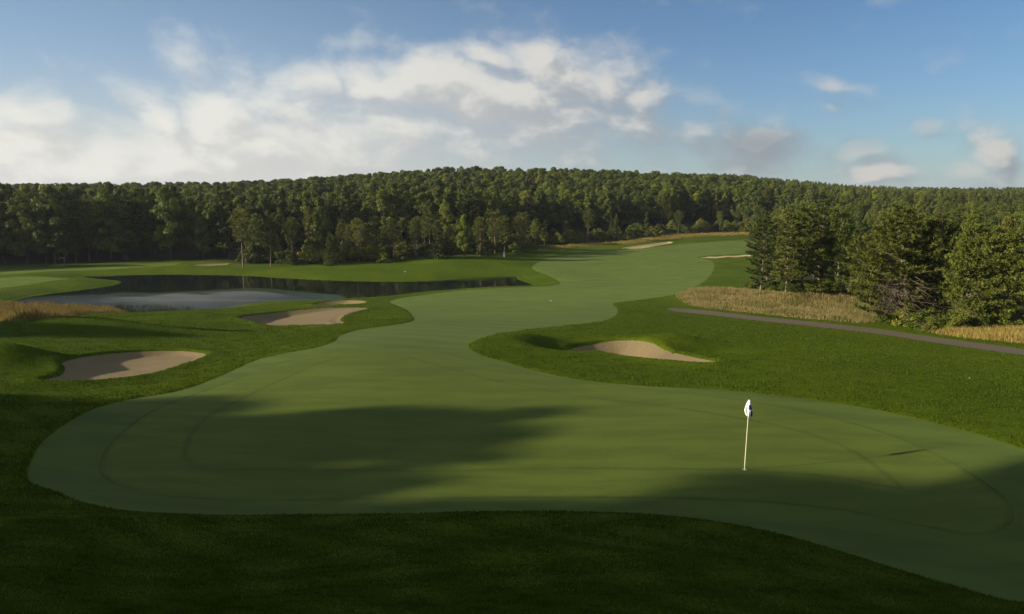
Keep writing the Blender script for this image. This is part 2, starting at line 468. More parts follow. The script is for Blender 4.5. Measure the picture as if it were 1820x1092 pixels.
def link(name, data, parent=None, loc=None):
    o = bpy.data.objects.new(name, data); COL.objects.link(o)
    if parent is not None: o.parent = parent
    if loc is not None: o.location = loc
    return o

def tag(o, label=None, cat=None, group=None, kind=None):
    if label: o['label'] = label
    if cat: o['category'] = cat
    if group: o['group'] = group
    if kind: o['kind'] = kind
    return o

# ------------------------------------------------------------------ ground sheets
def axis():
    f = np.linspace(-.74, .74, 640)
    l = -.74 - (np.geomspace(.01, 1.9, 46)); r = -l
    return np.concatenate([l[::-1], f, r])
U = axis()
def yaxis():
    a = np.linspace(-36, 7, 34)[:-1]
    b = np.exp(np.linspace(math.log(7 + SH), math.log(45 + SH), 250)) - SH
    c = np.exp(np.linspace(math.log(45 + SH), math.log(190 + SH), 290)) - SH
    d = np.exp(np.linspace(math.log(190 + SH), math.log(480 + SH), 90)) - SH
    e = np.exp(np.linspace(math.log(480 + SH), math.log(3200 + SH), 50)) - SH
    return np.concatenate([a, b, c[1:], d[1:], e[1:]])
Yv = yaxis()
GX = (U[None, :] * (Yv[:, None] + SH)); GY = np.repeat(Yv[:, None], len(U), 1)
GX = GX.ravel(); GY = GY.ravel()
GH, GD = h_full(GX, GY, True)

def interp_grid(x, y):
    """height from the finished grid (fast)"""
    x = np.asarray(x, float); y = np.asarray(y, float)
    u = x / (y + SH)
    j = np.clip(np.searchsorted(U, u) - 1, 0, len(U) - 2); i = np.clip(np.searchsorted(Yv, y) - 1, 0, len(Yv) - 2)
    fu = np.clip((u - U[j]) / (U[j + 1] - U[j]), 0, 1); fy = np.clip((y - Yv[i]) / (Yv[i + 1] - Yv[i]), 0, 1)
    G = GH.reshape(len(Yv), len(U))
    return (G[i, j] * (1 - fu) + G[i, j + 1] * fu) * (1 - fy) + (G[i + 1, j] * (1 - fu) + G[i + 1, j + 1] * fu) * fy

# forest edge: distance of the wood's front per picture column
EDGE_PX = [(-700,492),(-260,490),(-110,482),(-40,475),(0,473),(150,470),(300,464),(380,464),(430,470),(520,469),(640,465),(740,459),(800,455),(880,449),(960,439),(1050,430.5),(1120,427),(1190,418),(1250,415),(1330,412.5)]
ep = at([a[0] for a in EDGE_PX], [a[1] for a in EDGE_PX])
EDGE_X = np.array([a[0] for a in EDGE_PX] + [1345, 1400, 1500, 1600, 1700, 1830, 2300], float)
EDGE_D = np.concatenate([ep[:, 1], [150, 132, 130, 112, 104, 96, 90]])
FOREST_D = EDGE_D.copy(); FOREST_D[-7:] = [215, 215, 210, 200, 190, 175, 150]
gpx, gpy, gf = project(GX, GY, GH)
wood = np.where(GY > 20, sstep(-3, 4, GY - np.interp(gpx, EDGE_X, EDGE_D)), 0)
wood = np.where(np.abs(GX / (GY + SH)) > 1.6, 0, wood)
dry = np.zeros(len(GX))
for k_ in DRY_PX:
    dry = np.maximum(dry, 1 - sstep(-1.2, .5, sdf(POLY['d_' + k_], GX, GY, 5)))

nu, nv = len(U), len(Yv)
idx = np.arange(nu * nv).reshape(nv, nu)
a, b, c, d = idx[:-1, :-1].ravel(), idx[:-1, 1:].ravel(), idx[1:, 1:].ravel(), idx[1:, :-1].ravel()
TRI = np.concatenate([np.stack([a, b, c], 1), np.stack([a, c, d], 1)])
ATT = ['fairway', 'green', 'path', 'g_tee', 'g_strip'] + BNAMES
VERT = np.stack([GX, GY, GH, wood, dry] + [GD[k_] for k_ in ATT], 1)
CI = {k_: 5 + i for i, k_ in enumerate(ATT)}

def clip(V, T, col, keep_inside, off=0.0):
    """keep the part of the triangles where column col < 0 (or > 0), cutting along the zero line"""
    s = (V[:, col] - off) * (1 if keep_inside else -1)
    s = np.where(np.abs(s) < 1e-5, -1e-5, s)
    ins = s[T] < 0; cnt = ins.sum(1)
    out = [T[cnt == 3]]; newV = [V]; base = len(V)
    for want in (1, 2):
        t = T[cnt == want]; m = ins[cnt == want]
        if not len(t): continue
        lone = np.argmax(m if want == 1 else ~m, 1); r = np.arange(len(t))
        p, q1, q2 = t[r, lone], t[r, (lone + 1) % 3], t[r, (lone + 2) % 3]
        f1 = (s[p] / (s[p] - s[q1]))[:, None]; f2 = (s[p] / (s[p] - s[q2]))[:, None]
        v1 = V[p] + (V[q1] - V[p]) * f1; v2 = V[p] + (V[q2] - V[p]) * f2
        i1 = base + np.arange(len(t)); i2 = i1 + len(t); base += 2 * len(t)
        newV += [v1, v2]
        if want == 1: out.append(np.stack([p, i1, i2], 1))
        else: out += [np.stack([i1, q1, q2], 1), np.stack([i1, q2, i2], 1)]
    return np.concatenate(newV), np.concatenate(out)

def compact(V, T):
    key = np.round(V[:, :3] * 2000).astype(np.int64)
    used = np.unique(T)
    k = key[used]
    _, first, inv = np.unique(k, axis=0, return_index=True, return_inverse=True)
    remap = np.full(len(V), -1); remap[used] = np.asarray(inv).ravel()
    T2 = remap[T]; ok = (T2[:, 0] != T2[:, 1]) & (T2[:, 1] != T2[:, 2]) & (T2[:, 0] != T2[:, 2])
    return V[used[first]], T2[ok]

def sheet(name, V, T, mat, label, cat, attrs=()):
    V, T = compact(V, T)
    me = new_mesh(name, V[:, :3], T, mat, {an: ('POINT', V[:, c_]) for an, c_ in attrs}, True)
    o = link(name, me); return tag(o, label, cat, kind='structure')

V0, T0 = VERT, TRI
def split(col):
    """take the inside of an outline out of the ground"""
    global V0, T0
    Vi, Ti = clip(V0, T0, col, True)
    V0, T0 = clip(V0, T0, col, False)
    return Vi, Ti
Vf, Tf = split(CI['fairway'])
Vg, Tg = clip(Vf, Tf, CI['green'], True)
Vf, Tf = clip(Vf, Tf, CI['green'], False)
sheet('putting_green', Vg, Tg, M['green'], 'large smooth putting green with the flagstick', 'green', (('edge', CI['green']),))
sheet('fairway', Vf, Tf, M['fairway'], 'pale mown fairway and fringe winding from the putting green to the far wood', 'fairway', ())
Vp, Tp = split(CI['path'])
sheet('cart_path', Vp, Tp, M['path'], 'narrow grey brown cart path below the fescue mound', 'path')
BL = {'b_near': 'near sand bunker half shaded by a grass mound', 'b_middle': 'largest sand bunker between the green and the lake',
      'b_small': 'small sand bunker nearest the lake', 'b_beside': 'curved sand bunker beside the green below the cart path',
      'b_far': 'long pale bunker at the far edge of the fairway', 'b_tongue': 'thin bunker strip in the rough tongue by the pines',
      'b_pond': 'small bunker beyond the lake in front of the dark wood'}
for b_ in BNAMES:
    Vb, Tb = split(CI[b_])
    if len(Tb): sheet('sand_bunker', Vb, Tb, M['sand_pale' if b_ in ('b_far', 'b_tongue') else 'sand'], BL[b_], 'bunker')
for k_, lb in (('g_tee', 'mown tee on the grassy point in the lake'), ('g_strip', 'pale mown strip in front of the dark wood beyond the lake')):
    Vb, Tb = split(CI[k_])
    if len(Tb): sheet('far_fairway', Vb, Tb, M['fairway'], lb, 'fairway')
sheet('ground', V0, T0, M['rough'], 'dark green rough covering the slopes and wooded hills', 'ground', (('wood', 3), ('dry', 4)))

# lake
lp = POLY['lake']; lo, hi = lp.min(0) - 3, lp.max(0) + 3
nx = 120; gx, gy = np.meshgrid(np.linspace(lo[0], hi[0], nx), np.linspace(lo[1], hi[1], nx))
ii = np.arange(nx * nx).reshape(nx, nx)
rq = smooth([(-40,540),(60,529),(200,519),(270,522),(430,513.5),(500,516),(545,521),(600,531),(480,545),(380,560),(230,566),(-40,560)], 4)
rp = on_plane(rq[:, 0], rq[:, 1], HW)[:, :2]
LV = np.stack([gx.ravel(), gy.ravel(), np.full(nx * nx, HW), sdf(lp, gx.ravel(), gy.ravel(), 20), 1 - sstep(-9, 3, sdf(rp, gx.ravel(), gy.ravel(), 20))], 1)
aa, bb, cc, dd = ii[:-1, :-1].ravel(), ii[:-1, 1:].ravel(), ii[1:, 1:].ravel(), ii[1:, :-1].ravel()
LT = np.concatenate([np.stack([aa, bb, cc], 1), np.stack([aa, cc, dd], 1)])
LV, LT = clip(LV, LT, 3, True, 1.0)
sheet('lake_water', LV, LT, M['water'], 'dark still lake reflecting the wood', 'lake', (('ruffle', 4),))

# thin morning mist lying on the near half of the lake
mx_, my_ = np.meshgrid(np.linspace(rp[:, 0].min() - 4, rp[:, 0].max() + 4, 70), np.linspace(rp[:, 1].min() - 4, rp[:, 1].max() + 4, 50))
mc = on_plane(np.array([385.]), np.array([534.]), HW)[0]
md = np.maximum(sdf(rp, mx_.ravel(), my_.ravel(), 20), sdf(lp, mx_.ravel(), my_.ravel(), 20) - 1.5)
mh = .02 + 1.3 * sstep(0, 11, -md) * (.55 + .3 * np.sin(mx_.ravel() * .21 + 1) * np.sin(my_.ravel() * .33 + mx_.ravel() * .11) + .25 * np.sin(mx_.ravel() * .55 + my_.ravel() * .7) * np.sin(mx_.ravel() * .13)) * (.16 + 1.05 * np.exp(-((mx_.ravel() - mc[0]) / 17) ** 2 - ((my_.ravel() - mc[1]) / 11) ** 2))
nn = 70 * 50; mi = np.arange(nn).reshape(50, 70)
qa, qb, qc, qd = mi[:-1, :-1].ravel(), mi[:-1, 1:].ravel(), mi[1:, 1:].ravel(), mi[1:, :-1].ravel()
MT = np.concatenate([np.stack([qa, qb, qc], 1), np.stack([qa, qc, qd], 1)])
MV = np.stack([mx_.ravel(), my_.ravel(), HW + .03 + mh, md, HW + .03 + 0 * mh], 1)
MV, MT = clip(MV, MT, 3, True, 0.0)
used = np.unique(MT); rm = np.full(len(MV), -1); rm[used] = np.arange(len(used)); MV = MV[used]; MT = rm[MT]
ed_ = np.concatenate([MT[:, [0, 1]], MT[:, [1, 2]], MT[:, [2, 0]]])
es = np.sort(ed_, 1); _, inv_, cn_ = np.unique(es, axis=0, return_inverse=True, return_counts=True)
be = ed_[cn_[np.asarray(inv_).ravel()] == 1]; k_ = len(MV)
side = np.concatenate([np.stack([be[:, 1], be[:, 0], be[:, 0] + k_], 1), np.stack([be[:, 1], be[:, 0] + k_, be[:, 1] + k_], 1)])
mist_me = new_mesh('mist', np.concatenate([MV[:, :3], MV[:, [0, 1, 4]]]), np.concatenate([MT, MT[:, ::-1] + k_, side]), None)
mm = bpy.data.materials.new('mist'); mm.use_nodes = True; mm.node_tree.nodes.clear()
mo = mm.node_tree.nodes.new('ShaderNodeOutputMaterial'); pv = mm.node_tree.nodes.new('ShaderNodeVolumePrincipled')
pv.inputs['Color'].default_value = (.9, .9, .88, 1); pv.inputs['Density'].default_value = .019; pv.inputs['Anisotropy'].default_value = .1
mm.node_tree.links.new(pv.outputs[0], mo.inputs['Volume']); mist_me.materials.append(mm)
tag(link('mist', mist_me), 'thin grey morning mist lying on the near part of the lake', 'mist', kind='stuff')

# ------------------------------------------------------------------ plants: prototypes
def tube(path, radii, sides=6):
    path = np.asarray(path, float); m = len(path)
    V = []; Fc = []
    for i in range(m):
        tdir = path[min(i + 1, m - 1)] - path[max(i - 1, 0)]
        tdir = tdir / (np.linalg.norm(tdir) + 1e-9)
        ref = np.array([0, 0, 1.0]) if abs(tdir[2]) < .9 else np.array([1.0, 0, 0])
        u = np.cross(tdir, ref); u /= np.linalg.norm(u); v = np.cross(tdir, u)
        for k in range(sides):
            an = 2 * math.pi * k / sides
            V.append(path[i] + radii[i] * (math.cos(an) * u + math.sin(an) * v))
    for i in range(m - 1):
        for k in range(sides):
            k2 = (k + 1) % sides
            Fc.append((i * sides + k, i * sides + k2, (i + 1) * sides + k2, (i + 1) * sides + k))
    return np.array(V), np.array(Fc)

def joinm(parts):
    V, Fc, o = [], [], 0
    for v, f in parts:
        V.append(v); Fc.append(f + o); o += len(v)
    return np.concatenate(V), np.concatenate(Fc)

def leaves(P, N, size, r):
    """diamond leaf clumps at P facing N"""
    m = len(P)
    N = N / (np.linalg.norm(N, axis=1, keepdims=True) + 1e-9)
    R = r.normal(size=(m, 3)); Uv = np.cross(N, R); Uv /= np.linalg.norm(Uv, axis=1, keepdims=True) + 1e-9
    Vv = np.cross(N, Uv)
    s = (size * r.uniform(.6, 1.3, m))[:, None]
    el = r.uniform(.45, .8, m)[:, None]
    bend = N * s * r.uniform(-.25, .25, m)[:, None]
    Q = np.stack([P + Uv * s, P + Vv * s * el + bend, P - Uv * s * .9, P - Vv * s * el + bend], 1).reshape(-1, 3)
    return Q, np.arange(4 * m).reshape(m, 4)

def broadleaf(seed, height, width, base, nl, per, lsize, top=.5, conic=0.0):
    r = np.random.default_rng(seed)
    ch = height * (1 - base); cz = height * base
    C, RR = [], []
    lean = r.normal(0, .03, 2) * height
    while len(C) < nl:
        t = r.uniform(.04, 1.0)
        prof = math.sin(math.pi * min(t ** (.62 + .5 * (top - .5)), 1)) ** .75
        prof = prof * (1 - conic) + (1 - t) * conic
        prof = max(prof, .12)
        an = r.uniform(0, 2 * math.pi); rad = width / 2 * prof * r.uniform(.35, .95) ** .7
        rr = r.uniform(.07, .18) * width * (.75 + .4 * prof)
        C.append((math.cos(an) * rad + lean[0] * t, math.sin(an) * rad + lean[1] * t, cz + ch * t * .93)); RR.append(rr)
    C = np.array(C); RR = np.array(RR)
    P, N, T = [], [], []
    for c_, rr in zip(C, RR):
        m = int(per * (rr / (.145 * width)) ** 1.6)
        d = r.normal(size=(m, 3)); d[:, 2] = np.abs(d[:, 2]) * .9 - .35 + d[:, 2] * .15
        d /= np.linalg.norm(d, axis=1, keepdims=True)
        rad = rr * r.uniform(.55, 1.08, m) ** .6
        P.append(c_ + d * rad[:, None] * np.array([1.1, 1.1, .8])); N.append(d + r.normal(0, .55, (m, 3)))
        T.append(np.clip(r.uniform(.1, .9) + r.normal(0, .25, m), 0, 1))
    P = np.concatenate(P); N = np.concatenate(N); T = np.concatenate(T)
    Vc, Fc = leaves(P, N, lsize, r)
    # trunk and limbs
    k = 7; zt = cz + ch * .6
    path = [(lean[0] * i / k * .6 + r.normal(0, .01) * height * (i > 0), lean[1] * i / k * .6 + r.normal(0, .01) * height * (i > 0), zt * i / (k - 1) - .3 * (i == 0)) for i in range(k)]
    r0 = height * .0155
    parts = [tube(path, [r0 * (1.35 if i == 0 else 1) * (1 - .8 * i / (k - 1)) for i in range(k)], 7)]
    for j in r.choice(nl, min(11, nl), replace=False):
        tz = min(max(.3, (C[j][2] - cz) / ch * .6), .9)
        p0 = np.array(path[0]) + (np.array(path[-1]) - np.array(path[0])) * (cz + (C[j][2] - cz) * .45) / max(zt, .1)
        p0[2] = min(cz * .9 + (C[j][2] - cz) * .4, zt * .97)
        mid = (p0 + C[j]) / 2 + np.array([0, 0, .03 * height])
        parts.append(tube([p0, mid, C[j]], [r0 * .42, r0 * .28, r0 * .08], 5))
    Vt, Ft = joinm(parts)
    return (Vc, Fc, T), (Vt, Ft)

def pine(seed, height, width, base, whorls, nb, tufts, tsize, prof='pine', dead=0, droop=0.0, blades=11, bw=.085, gap=None, pads=False):
    r = np.random.default_rng(seed)
    k = 10
    wob = np.cumsum(r.normal(0, .012 * height * .35, (k, 2)), 0); wob -= wob[0]
    path = np.array([(wob[i, 0], wob[i, 1], height * .98 * i / (k - 1) - .3 * (i == 0)) for i in range(k)])
    r0 = height * .0125
    rad = [r0 * (1.35 if i == 0 else 1) * (1 - .93 * i / (k - 1)) for i in range(k)]
    parts = [tube(path, rad, 7)]
    def tp(z):
        f = np.clip(z / (height * .98) * (k - 1), 0, k - 1.001); i = int(f); return path[i] + (path[i + 1] - path[i]) * (f - i)
    TP, TD, TT = [], [], []
    an0 = r.uniform(0, 6.28)
    sect = r.uniform(.55, 1.2, 8)
    for w in range(whorls):
        t = (w + r.uniform(-.3, .3)) / whorls; t = min(max(t, 0), .995)
        z = height * (base + (1 - base) * t)
        if prof == 'pine': L = width / 2 * (min(1, .55 + 1.6 * t) if t < .28 else (1 - ((t - .28) / .74) ** 1.7)) + .25
        elif prof == 'flat': L = width / 2 * (.55 + .45 * math.sin(math.pi * min(1, t * 1.05))) * (1 if t < .8 else 1 - (t - .8) * 2.6) + .2
        else: L = width / 2 * (1 - t) ** .85 + .15
        m = nb if t < .85 else max(3, nb - 2)
        an0 += r.uniform(.3, 1.2)
        for j in range(m):
            an = an0 + 2 * math.pi * j / m + r.normal(0, .25)
            Lb = L * r.uniform(.62, 1.12) * sect[int((an % 6.283) / 6.2832 * 8) % 8]
            p0 = tp(z + r.uniform(-.15, .15)); up = ((.30 if not pads else .06) + .55 * t) * r.uniform(.4, 1.3) - droop
            d = np.array([math.cos(an), math.sin(an), up]); d /= np.linalg.norm(d)
            mid = p0 + d * Lb * .5 + np.array([0, 0, -.05 * Lb * (1 + droop * 3)])
            end = p0 + d * Lb + np.array([0, 0, .08 * Lb - droop * .25 * Lb])
            parts.append(tube([p0, mid, end], [max(.012, rad[0] * .30 * (1 - t * .7)), .03 * height / 12, .008], 4))
            nt = max(3, int(tufts * (Lb / (width / 2)) + .5))
            for q in range(nt):
                f = r.uniform(.25, 1.0) ** .75 if q else 1.0
                side = r.normal(0, .13 * Lb * f + .05)
                pp = (p0 * (1 - f) + end * f) + np.array([-math.sin(an) * side, math.cos(an) * side, r.normal(0.05, .07 * Lb * (.6 if not pads else .25)) + (mid[2] - (p0[2] + end[2]) / 2) * 4 * f * (1 - f)])
                dd = d + np.array([-math.sin(an), math.cos(an), 0]) * np.sign(side) * .6 + np.array([0, 0, .45 - droop])
                if gap and gap[2] < pp[2] / height < gap[3] and abs((math.atan2(pp[1], pp[0]) - gap[0] + math.pi) % (2 * math.pi) - math.pi) < gap[1] * r.uniform(.6, 1.2): continue
                TP.append(pp); TD.append(dd / np.linalg.norm(dd)); TT.append(np.clip(r.uniform(.1, .9), 0, 1))
    for j in range(dead):
        z = height * r.uniform(.12, max(base, .25) + .05 + (.12 if gap else 0)); an = (gap[0] + r.normal(0, .55)) if gap and r.uniform() < .7 else r.uniform(0, 6.28); Lb = width * r.uniform(.15, .42)
        p0 = tp(z); d = np.array([math.cos(an), math.sin(an), r.uniform(-.35, .25)])
        kn = p0 + d * Lb * .55 + r.normal(0, .1, 3)
        parts.append(tube([p0, kn, p0 + d * Lb + np.array([0, 0, -.12 * Lb])], [.045, .03, .008], 4))
        if dead > 14:
            for s_ in range(3):
                e = kn + (d + r.normal(0, .6, 3)) * Lb * .4
                parts.append(tube([kn, (kn + e) / 2 + r.normal(0, .05, 3), e], [.022, .016, .006], 3))
    TP = np.array(TP); TD = np.array(TD); TT = np.array(TT); m = len(TP)
    # tuft = narrow blades fanning out
    P = np.repeat(TP, blades, 0); D = np.repeat(TD, blades, 0) + r.normal(0, .62, (m * blades, 3))
    D /= np.linalg.norm(D, axis=1, keepdims=True)
    Ln = tsize * r.uniform(.6, 1.15, m * blades)[:, None]
    Sd = np.cross(D, r.normal(size=(m * blades, 3))); Sd /= np.linalg.norm(Sd, axis=1, keepdims=True) + 1e-9
    base_ = P + D * Ln * .12
    V = np.stack([base_ - Sd * bw, base_ + Sd * bw, P + D * Ln + Sd * bw * .3, P + D * Ln - Sd * bw * .3], 1).reshape(-1, 3)
    Fc = np.arange(len(V)).reshape(-1, 4)
    T = np.clip(np.repeat(TT, blades) + r.normal(0, .15, m * blades), 0, 1)
    return (V, Fc, T), joinm(parts)

PROTO = {}
def proto(key, crown, trunk, lmat, bmat):
    Vc, Fc, T = crown; Vt, Ft = trunk
    cm = new_mesh(key + '_crown', Vc, Fc, lmat, {'tone': ('FACE', T)})
    tm = new_mesh(key + '_trunk', Vt, Ft, bmat, None, True)
    PROTO[key] = (cm, tm, float(Vc[:, 2].max()), float(np.percentile(np.abs(Vc[:, 0]), 97)) * 2)

for i in range(6):
    proto(f'oak{i}', *broadleaf(100 + i, 16, 7.6 + 1.1 * (i % 3), .10 + .05 * (i % 2), 54, 150, .27, .35 + .15 * (i % 3), .12 * (i % 2)), M['leaf'], M['bark'])
proto('poplar0', *broadleaf(120, 16, 4.6, .08, 44, 110, .25, .5, .4), M['leaf'], M['bark'])
proto('poplar1', *broadleaf(121, 15, 5.4, .10, 44, 120, .25, .5, .3), M['leaf_yellow'], M['bark'])
for i in range(3): proto(f'bush{i}', *broadleaf(130 + i, 4.2, 4.6, .0, 36, 90, .17, .35), M['leaf'] if i == 1 else M['leaf_yellow'] if i == 0 else M['leaf'], M['bark'])
for i in range(3): proto(f'lakepine{i}', *pine(140 + i, 13, 6.4 - .6 * i, .34 + .06 * i, 15, 5, 7, .62, 'pine', 8, 0, 9, .11), M['needle'], M['bark_pale'])
for i in range(2): proto(f'scots{i}', *pine(150 + i, 14, 6.8, .46, 11, 5, 9, .62, 'flat', 9, 0, 9, .11), M['needle'], M['bark_pale'])
proto('spruce0', *pine(160, 13, 5.2, .03, 24, 7, 7, .5, 'cone', 0, .28, 9, .10), M['needle'], M['bark'])
proto('spruce1', *pine(161, 15, 4.6, .05, 24, 6, 6, .5, 'cone', 0, .22, 9, .10), M['needle_dark'], M['bark'])
for i in range(3): proto(f'nearpine{i}', *pine(170 + i, 15, 8.0, .11 + .05 * i, 17, 6, 24, .50, 'cone' if i == 1 else 'pine', 7, .05, 13, .055, pads=True), M['needle_dark'], M['bark_pale'])
proto('bigpine0', *pine(180, 14, 11, .10, 19, 8, 34, .42, 'pine', 70, .06, 15, .058, gap=(-1.45, .68, .10, .40), pads=True), M['needle'], M['bark_pale'])
proto('bigpine1', *pine(181, 14, 10.4, .08, 18, 8, 34, .42, 'pine', 18, .05, 15, .058, pads=True), M['needle'], M['bark_pale'])
proto('gold0', *broadleaf(190, 11, 5.5, .08, 46, 120, .20, .5), M['leaf_yellow'], M['bark'])
proto('bramble0', *broadleaf(191, 2.6, 4.2, .0, 30, 110, .14, .3), M['leaf'], M['bark'])
proto('bramble1', *broadleaf(192, 2.4, 3.4, .0, 26, 110, .14, .3), M['leaf_yellow'], M['bark'])

SUF = {'shrub': ('foliage', 'stem'), 'tree': ('crown', 'trunk')}
def plant(name, key, x, y, height, label, cat, group=None, wide=1.0, rot=None, z=None, mats=None):
    cm, tm, ph_, pw_ = PROTO[key]
    s = height / ph_
    zz = float(interp_grid(np.array([x]), np.array([y]))[0]) if z is None else z
    o = link(name, None, None, (x, y, zz - .05)); o.empty_display_size = .5
    o.rotation_euler = (0, 0, random.uniform(0, 6.28) if rot is None else rot); o.scale = (s * wide, s * wide, s)
    a_, b_ = SUF['shrub' if name == 'shrub' else 'tree']
    c_ = link(a_, cm, o); t_ = link(b_, tm, o)
    if mats:
        c_.material_slots[0].link = 'OBJECT'; c_.material_slots[0].material = mats
    return tag(o, label, cat, group)

def plant_px(name, key, px, py, top, label, cat, group=None, wide=1.0, rot=None, mats=None, back=0.0):
    p = at([px], [py], interp_grid)[0]
    if back: p = p + np.array([p[0], p[1], 0]) / np.hypot(p[0], p[1]) * back
    hz = float(interp_grid(p[0:1], p[1:2])[0])
    # height so that its tip reaches the traced pixel row
    d = ray(px, top); t = p[1] / d[1]
    h = CAMZ + d[2] * t - hz
    return plant(name, key, p[0], p[1], max(h, .8), label, cat, group, wide, rot, hz, mats)

# lakeside trees one can tell apart
T = 'tree'
LAKE_TREES = [
 ('pine_tree','scots0',432,476,366,'tall pine with a bare pale trunk standing out in front at the lake’s far shore',1.0),
 ('pine_tree','scots1',481,474,384,'pine with a pale trunk next to the tall bare-trunked shore pine',.95),
 ('pine_tree','lakepine2',520,470,384,'slim pine midway between the bare-trunked shore pine and the conical spruce',.9),
 ('pine_tree','lakepine0',458,468,378,'shaggy pine behind the yellow-green shrub at the lake’s far shore',.9),
 ('broadleaf_tree','poplar0',560,464,379,'narrow leafy tree rising behind the conical spruce',1.0),
 ('spruce_tree','spruce0',586,472,412,'conical dense spruce growing down to the grass at the far shore',1.15),
 ('pine_tree','scots0',638,466,386,'crooked pine with two pale stems behind the low dark bush',1.0),
 ('pine_tree','lakepine1',660,465,392,'leaning pine close above the low round dark bush',.9),
 ('pine_tree','lakepine2',700,464,386,'slim pine between the round dark bush and the pale-trunked pine',.9),
 ('pine_tree','scots1',738,460,386,'pine with a clean pale trunk at the middle of the far shore',1.0),
 ('spruce_tree','spruce1',778,461,376,'narrow spire-shaped conifer above the middle of the far shore',.9),
 ('broadleaf_tree','oak1',825,460,380,'broad rounded tree at the shore where the grass bank rises',.75),
 ('pine_tree','lakepine0',853,455,384,'bushy pine just before the white marker post',.95),
 ('pine_tree','scots0',880,452,370,'tallest pine above the white marker post',.95),
 ('pine_tree','lakepine1',897,450,382,'pine with the white marker post at its foot',.9),
 ('pine_tree','lakepine0',925,449,376,'dense pine just past the white marker post',.95),
 ('pine_tree','lakepine2',952,446,388,'last pine of the lakeside row before the golden grass strip',.9),
 ('broadleaf_tree','poplar1',968,441,390,'pale yellow-green tree where the golden grass strip begins',.9),
 ('pine_tree','scots1',1045,432,370,'lone pine with a bare trunk behind the golden grass strip',1.0),
 ('broadleaf_tree','poplar0',1095,430,380,'upright leafy tree behind the long pale bunker',.9),
 ('spruce_tree','spruce0',1085,431,392,'small conifer behind the golden grass next to an upright leafy tree',.9),
 ('broadleaf_tree','poplar0',1150,425,376,'slender leafy tree above the long pale far bunker',.85),
 ('pine_tree','lakepine2',1205,419,372,'pine at the far end of the fairway behind the golden strip',.9),
 ('pine_tree','scots0',1279,416,374,'thin pine with a visible trunk at the far end of the fairway',.85),
 ('pine_tree','scots1',1309,416,372,'thin pine beside the pine clump at the far end of the fairway',.85),
]
for nm, key, px, py, top, lb, w in LAKE_TREES:
    plant_px(nm, key, px, py, top, lb, T, 'trees along the far shore and fairway end', w, None, None, 8 if px > 960 and px != 1045 else 0)
LAKE_SHRUBS = [
 ('bush0',452,468,436,'yellow-green shrub beside the tall bare-trunked shore pine',1.0),
 ('bush2',500,470,444,'dark shrub under the two pale-trunked shore pines',.9),
 ('bush0',548,469,430,'tall yellow-green shrub just before the conical spruce',.9),
 ('bush1',520,471,448,'low green shrub under the slim shore pine',.9),
 ('bush0',618,466,426,'yellow-green shrub just past the conical spruce',.9),
 ('bush1',682,467,447,'low round dark bush on the grass edge of the far shore',1.3),
 ('bush0',655,464,424,'yellow-green shrub behind the low round dark bush',.9),
 ('bush2',715,463,438,'dark green shrub beside the pale-trunked middle pine',1.0),
 ('bush0',765,459,436,'small yellow-green shrub past the pale-trunked middle pine',.9),
 ('bush2',795,458,428,'green shrub under the spire-shaped conifer',1.0),
 ('bush1',862,454,424,'dark shrub between the broad rounded tree and the marker post',1.0),
 ('bush2',915,451,428,'dark shrub just past the white marker post',1.0),
 ('bush2',940,449,424,'larger dark shrub at the end of the lakeside row',1.1),
 ('bush0',990,438,412,'yellow shrub at the start of the golden grass strip',1.0),
 ('bush1',1012,436,406,'rounded green shrub behind the golden grass before the lone pine',1.0),
 ('bush0',1030,435,410,'yellow-green shrub touching the lone bare-trunked pine',.9),
 ('bush2',1065,433,404,'green shrub just past the lone bare-trunked pine',1.0),
 ('bush1',1125,428,398,'rounded green shrub behind the long pale far bunker',1.1),
 ('bush0',1170,424,400,'yellowish shrub over the end of the far bunker',1.0),
 ('bush1',1222,418,394,'dark shrub at the far end of the golden strip',1.0),
 ('bush0',1245,417,387,'round golden green shrub standing free at the fairway’s end',1.0),
 ('bush2',1293,416,392,'green shrub between the two thin pines at the fairway’s end',.9),
 ('bush0',1326,417,384,'yellow-green shrub showing beside the pine clump’s edge',1.0),
]
for key, px, py, top, lb, w in LAKE_SHRUBS:
    plant_px('shrub', key, px, py, top, lb, 'shrub', 'shrubs along the far shore and fairway end', w, None, None, 7 if px > 980 else 0)

edge_x = np.array([a[0] for a in EDGE_PX], float); edge_y = np.array([a[1] for a in EDGE_PX], float)
for i in range(64):
    px = 436 + (1332 - 436) * (i + random.uniform(-.4, .4)) / 64
    py = float(np.interp(px, edge_x, edge_y)) - random.uniform(.2, 1.6)
    p = at([px], [py], interp_grid)[0]
    k_ = random.choice(('bush0', 'bush1', 'bush2', 'bush0', 'bush2'))
    far_ = px > 960
    plant('shrub', k_, p[0], p[1] + random.uniform(1, 5) + (5 if far_ else 0), random.uniform(2.4, 5.2), 'low leafy shrub in the row at the far wood’s front edge' if not far_ else 'low leafy shrub in the row behind the golden grass strip',
          'shrub', 'shrubs in the row along the far wood' if not far_ else 'shrubs in the row behind the golden strip', random.uniform(.8, 1.2))

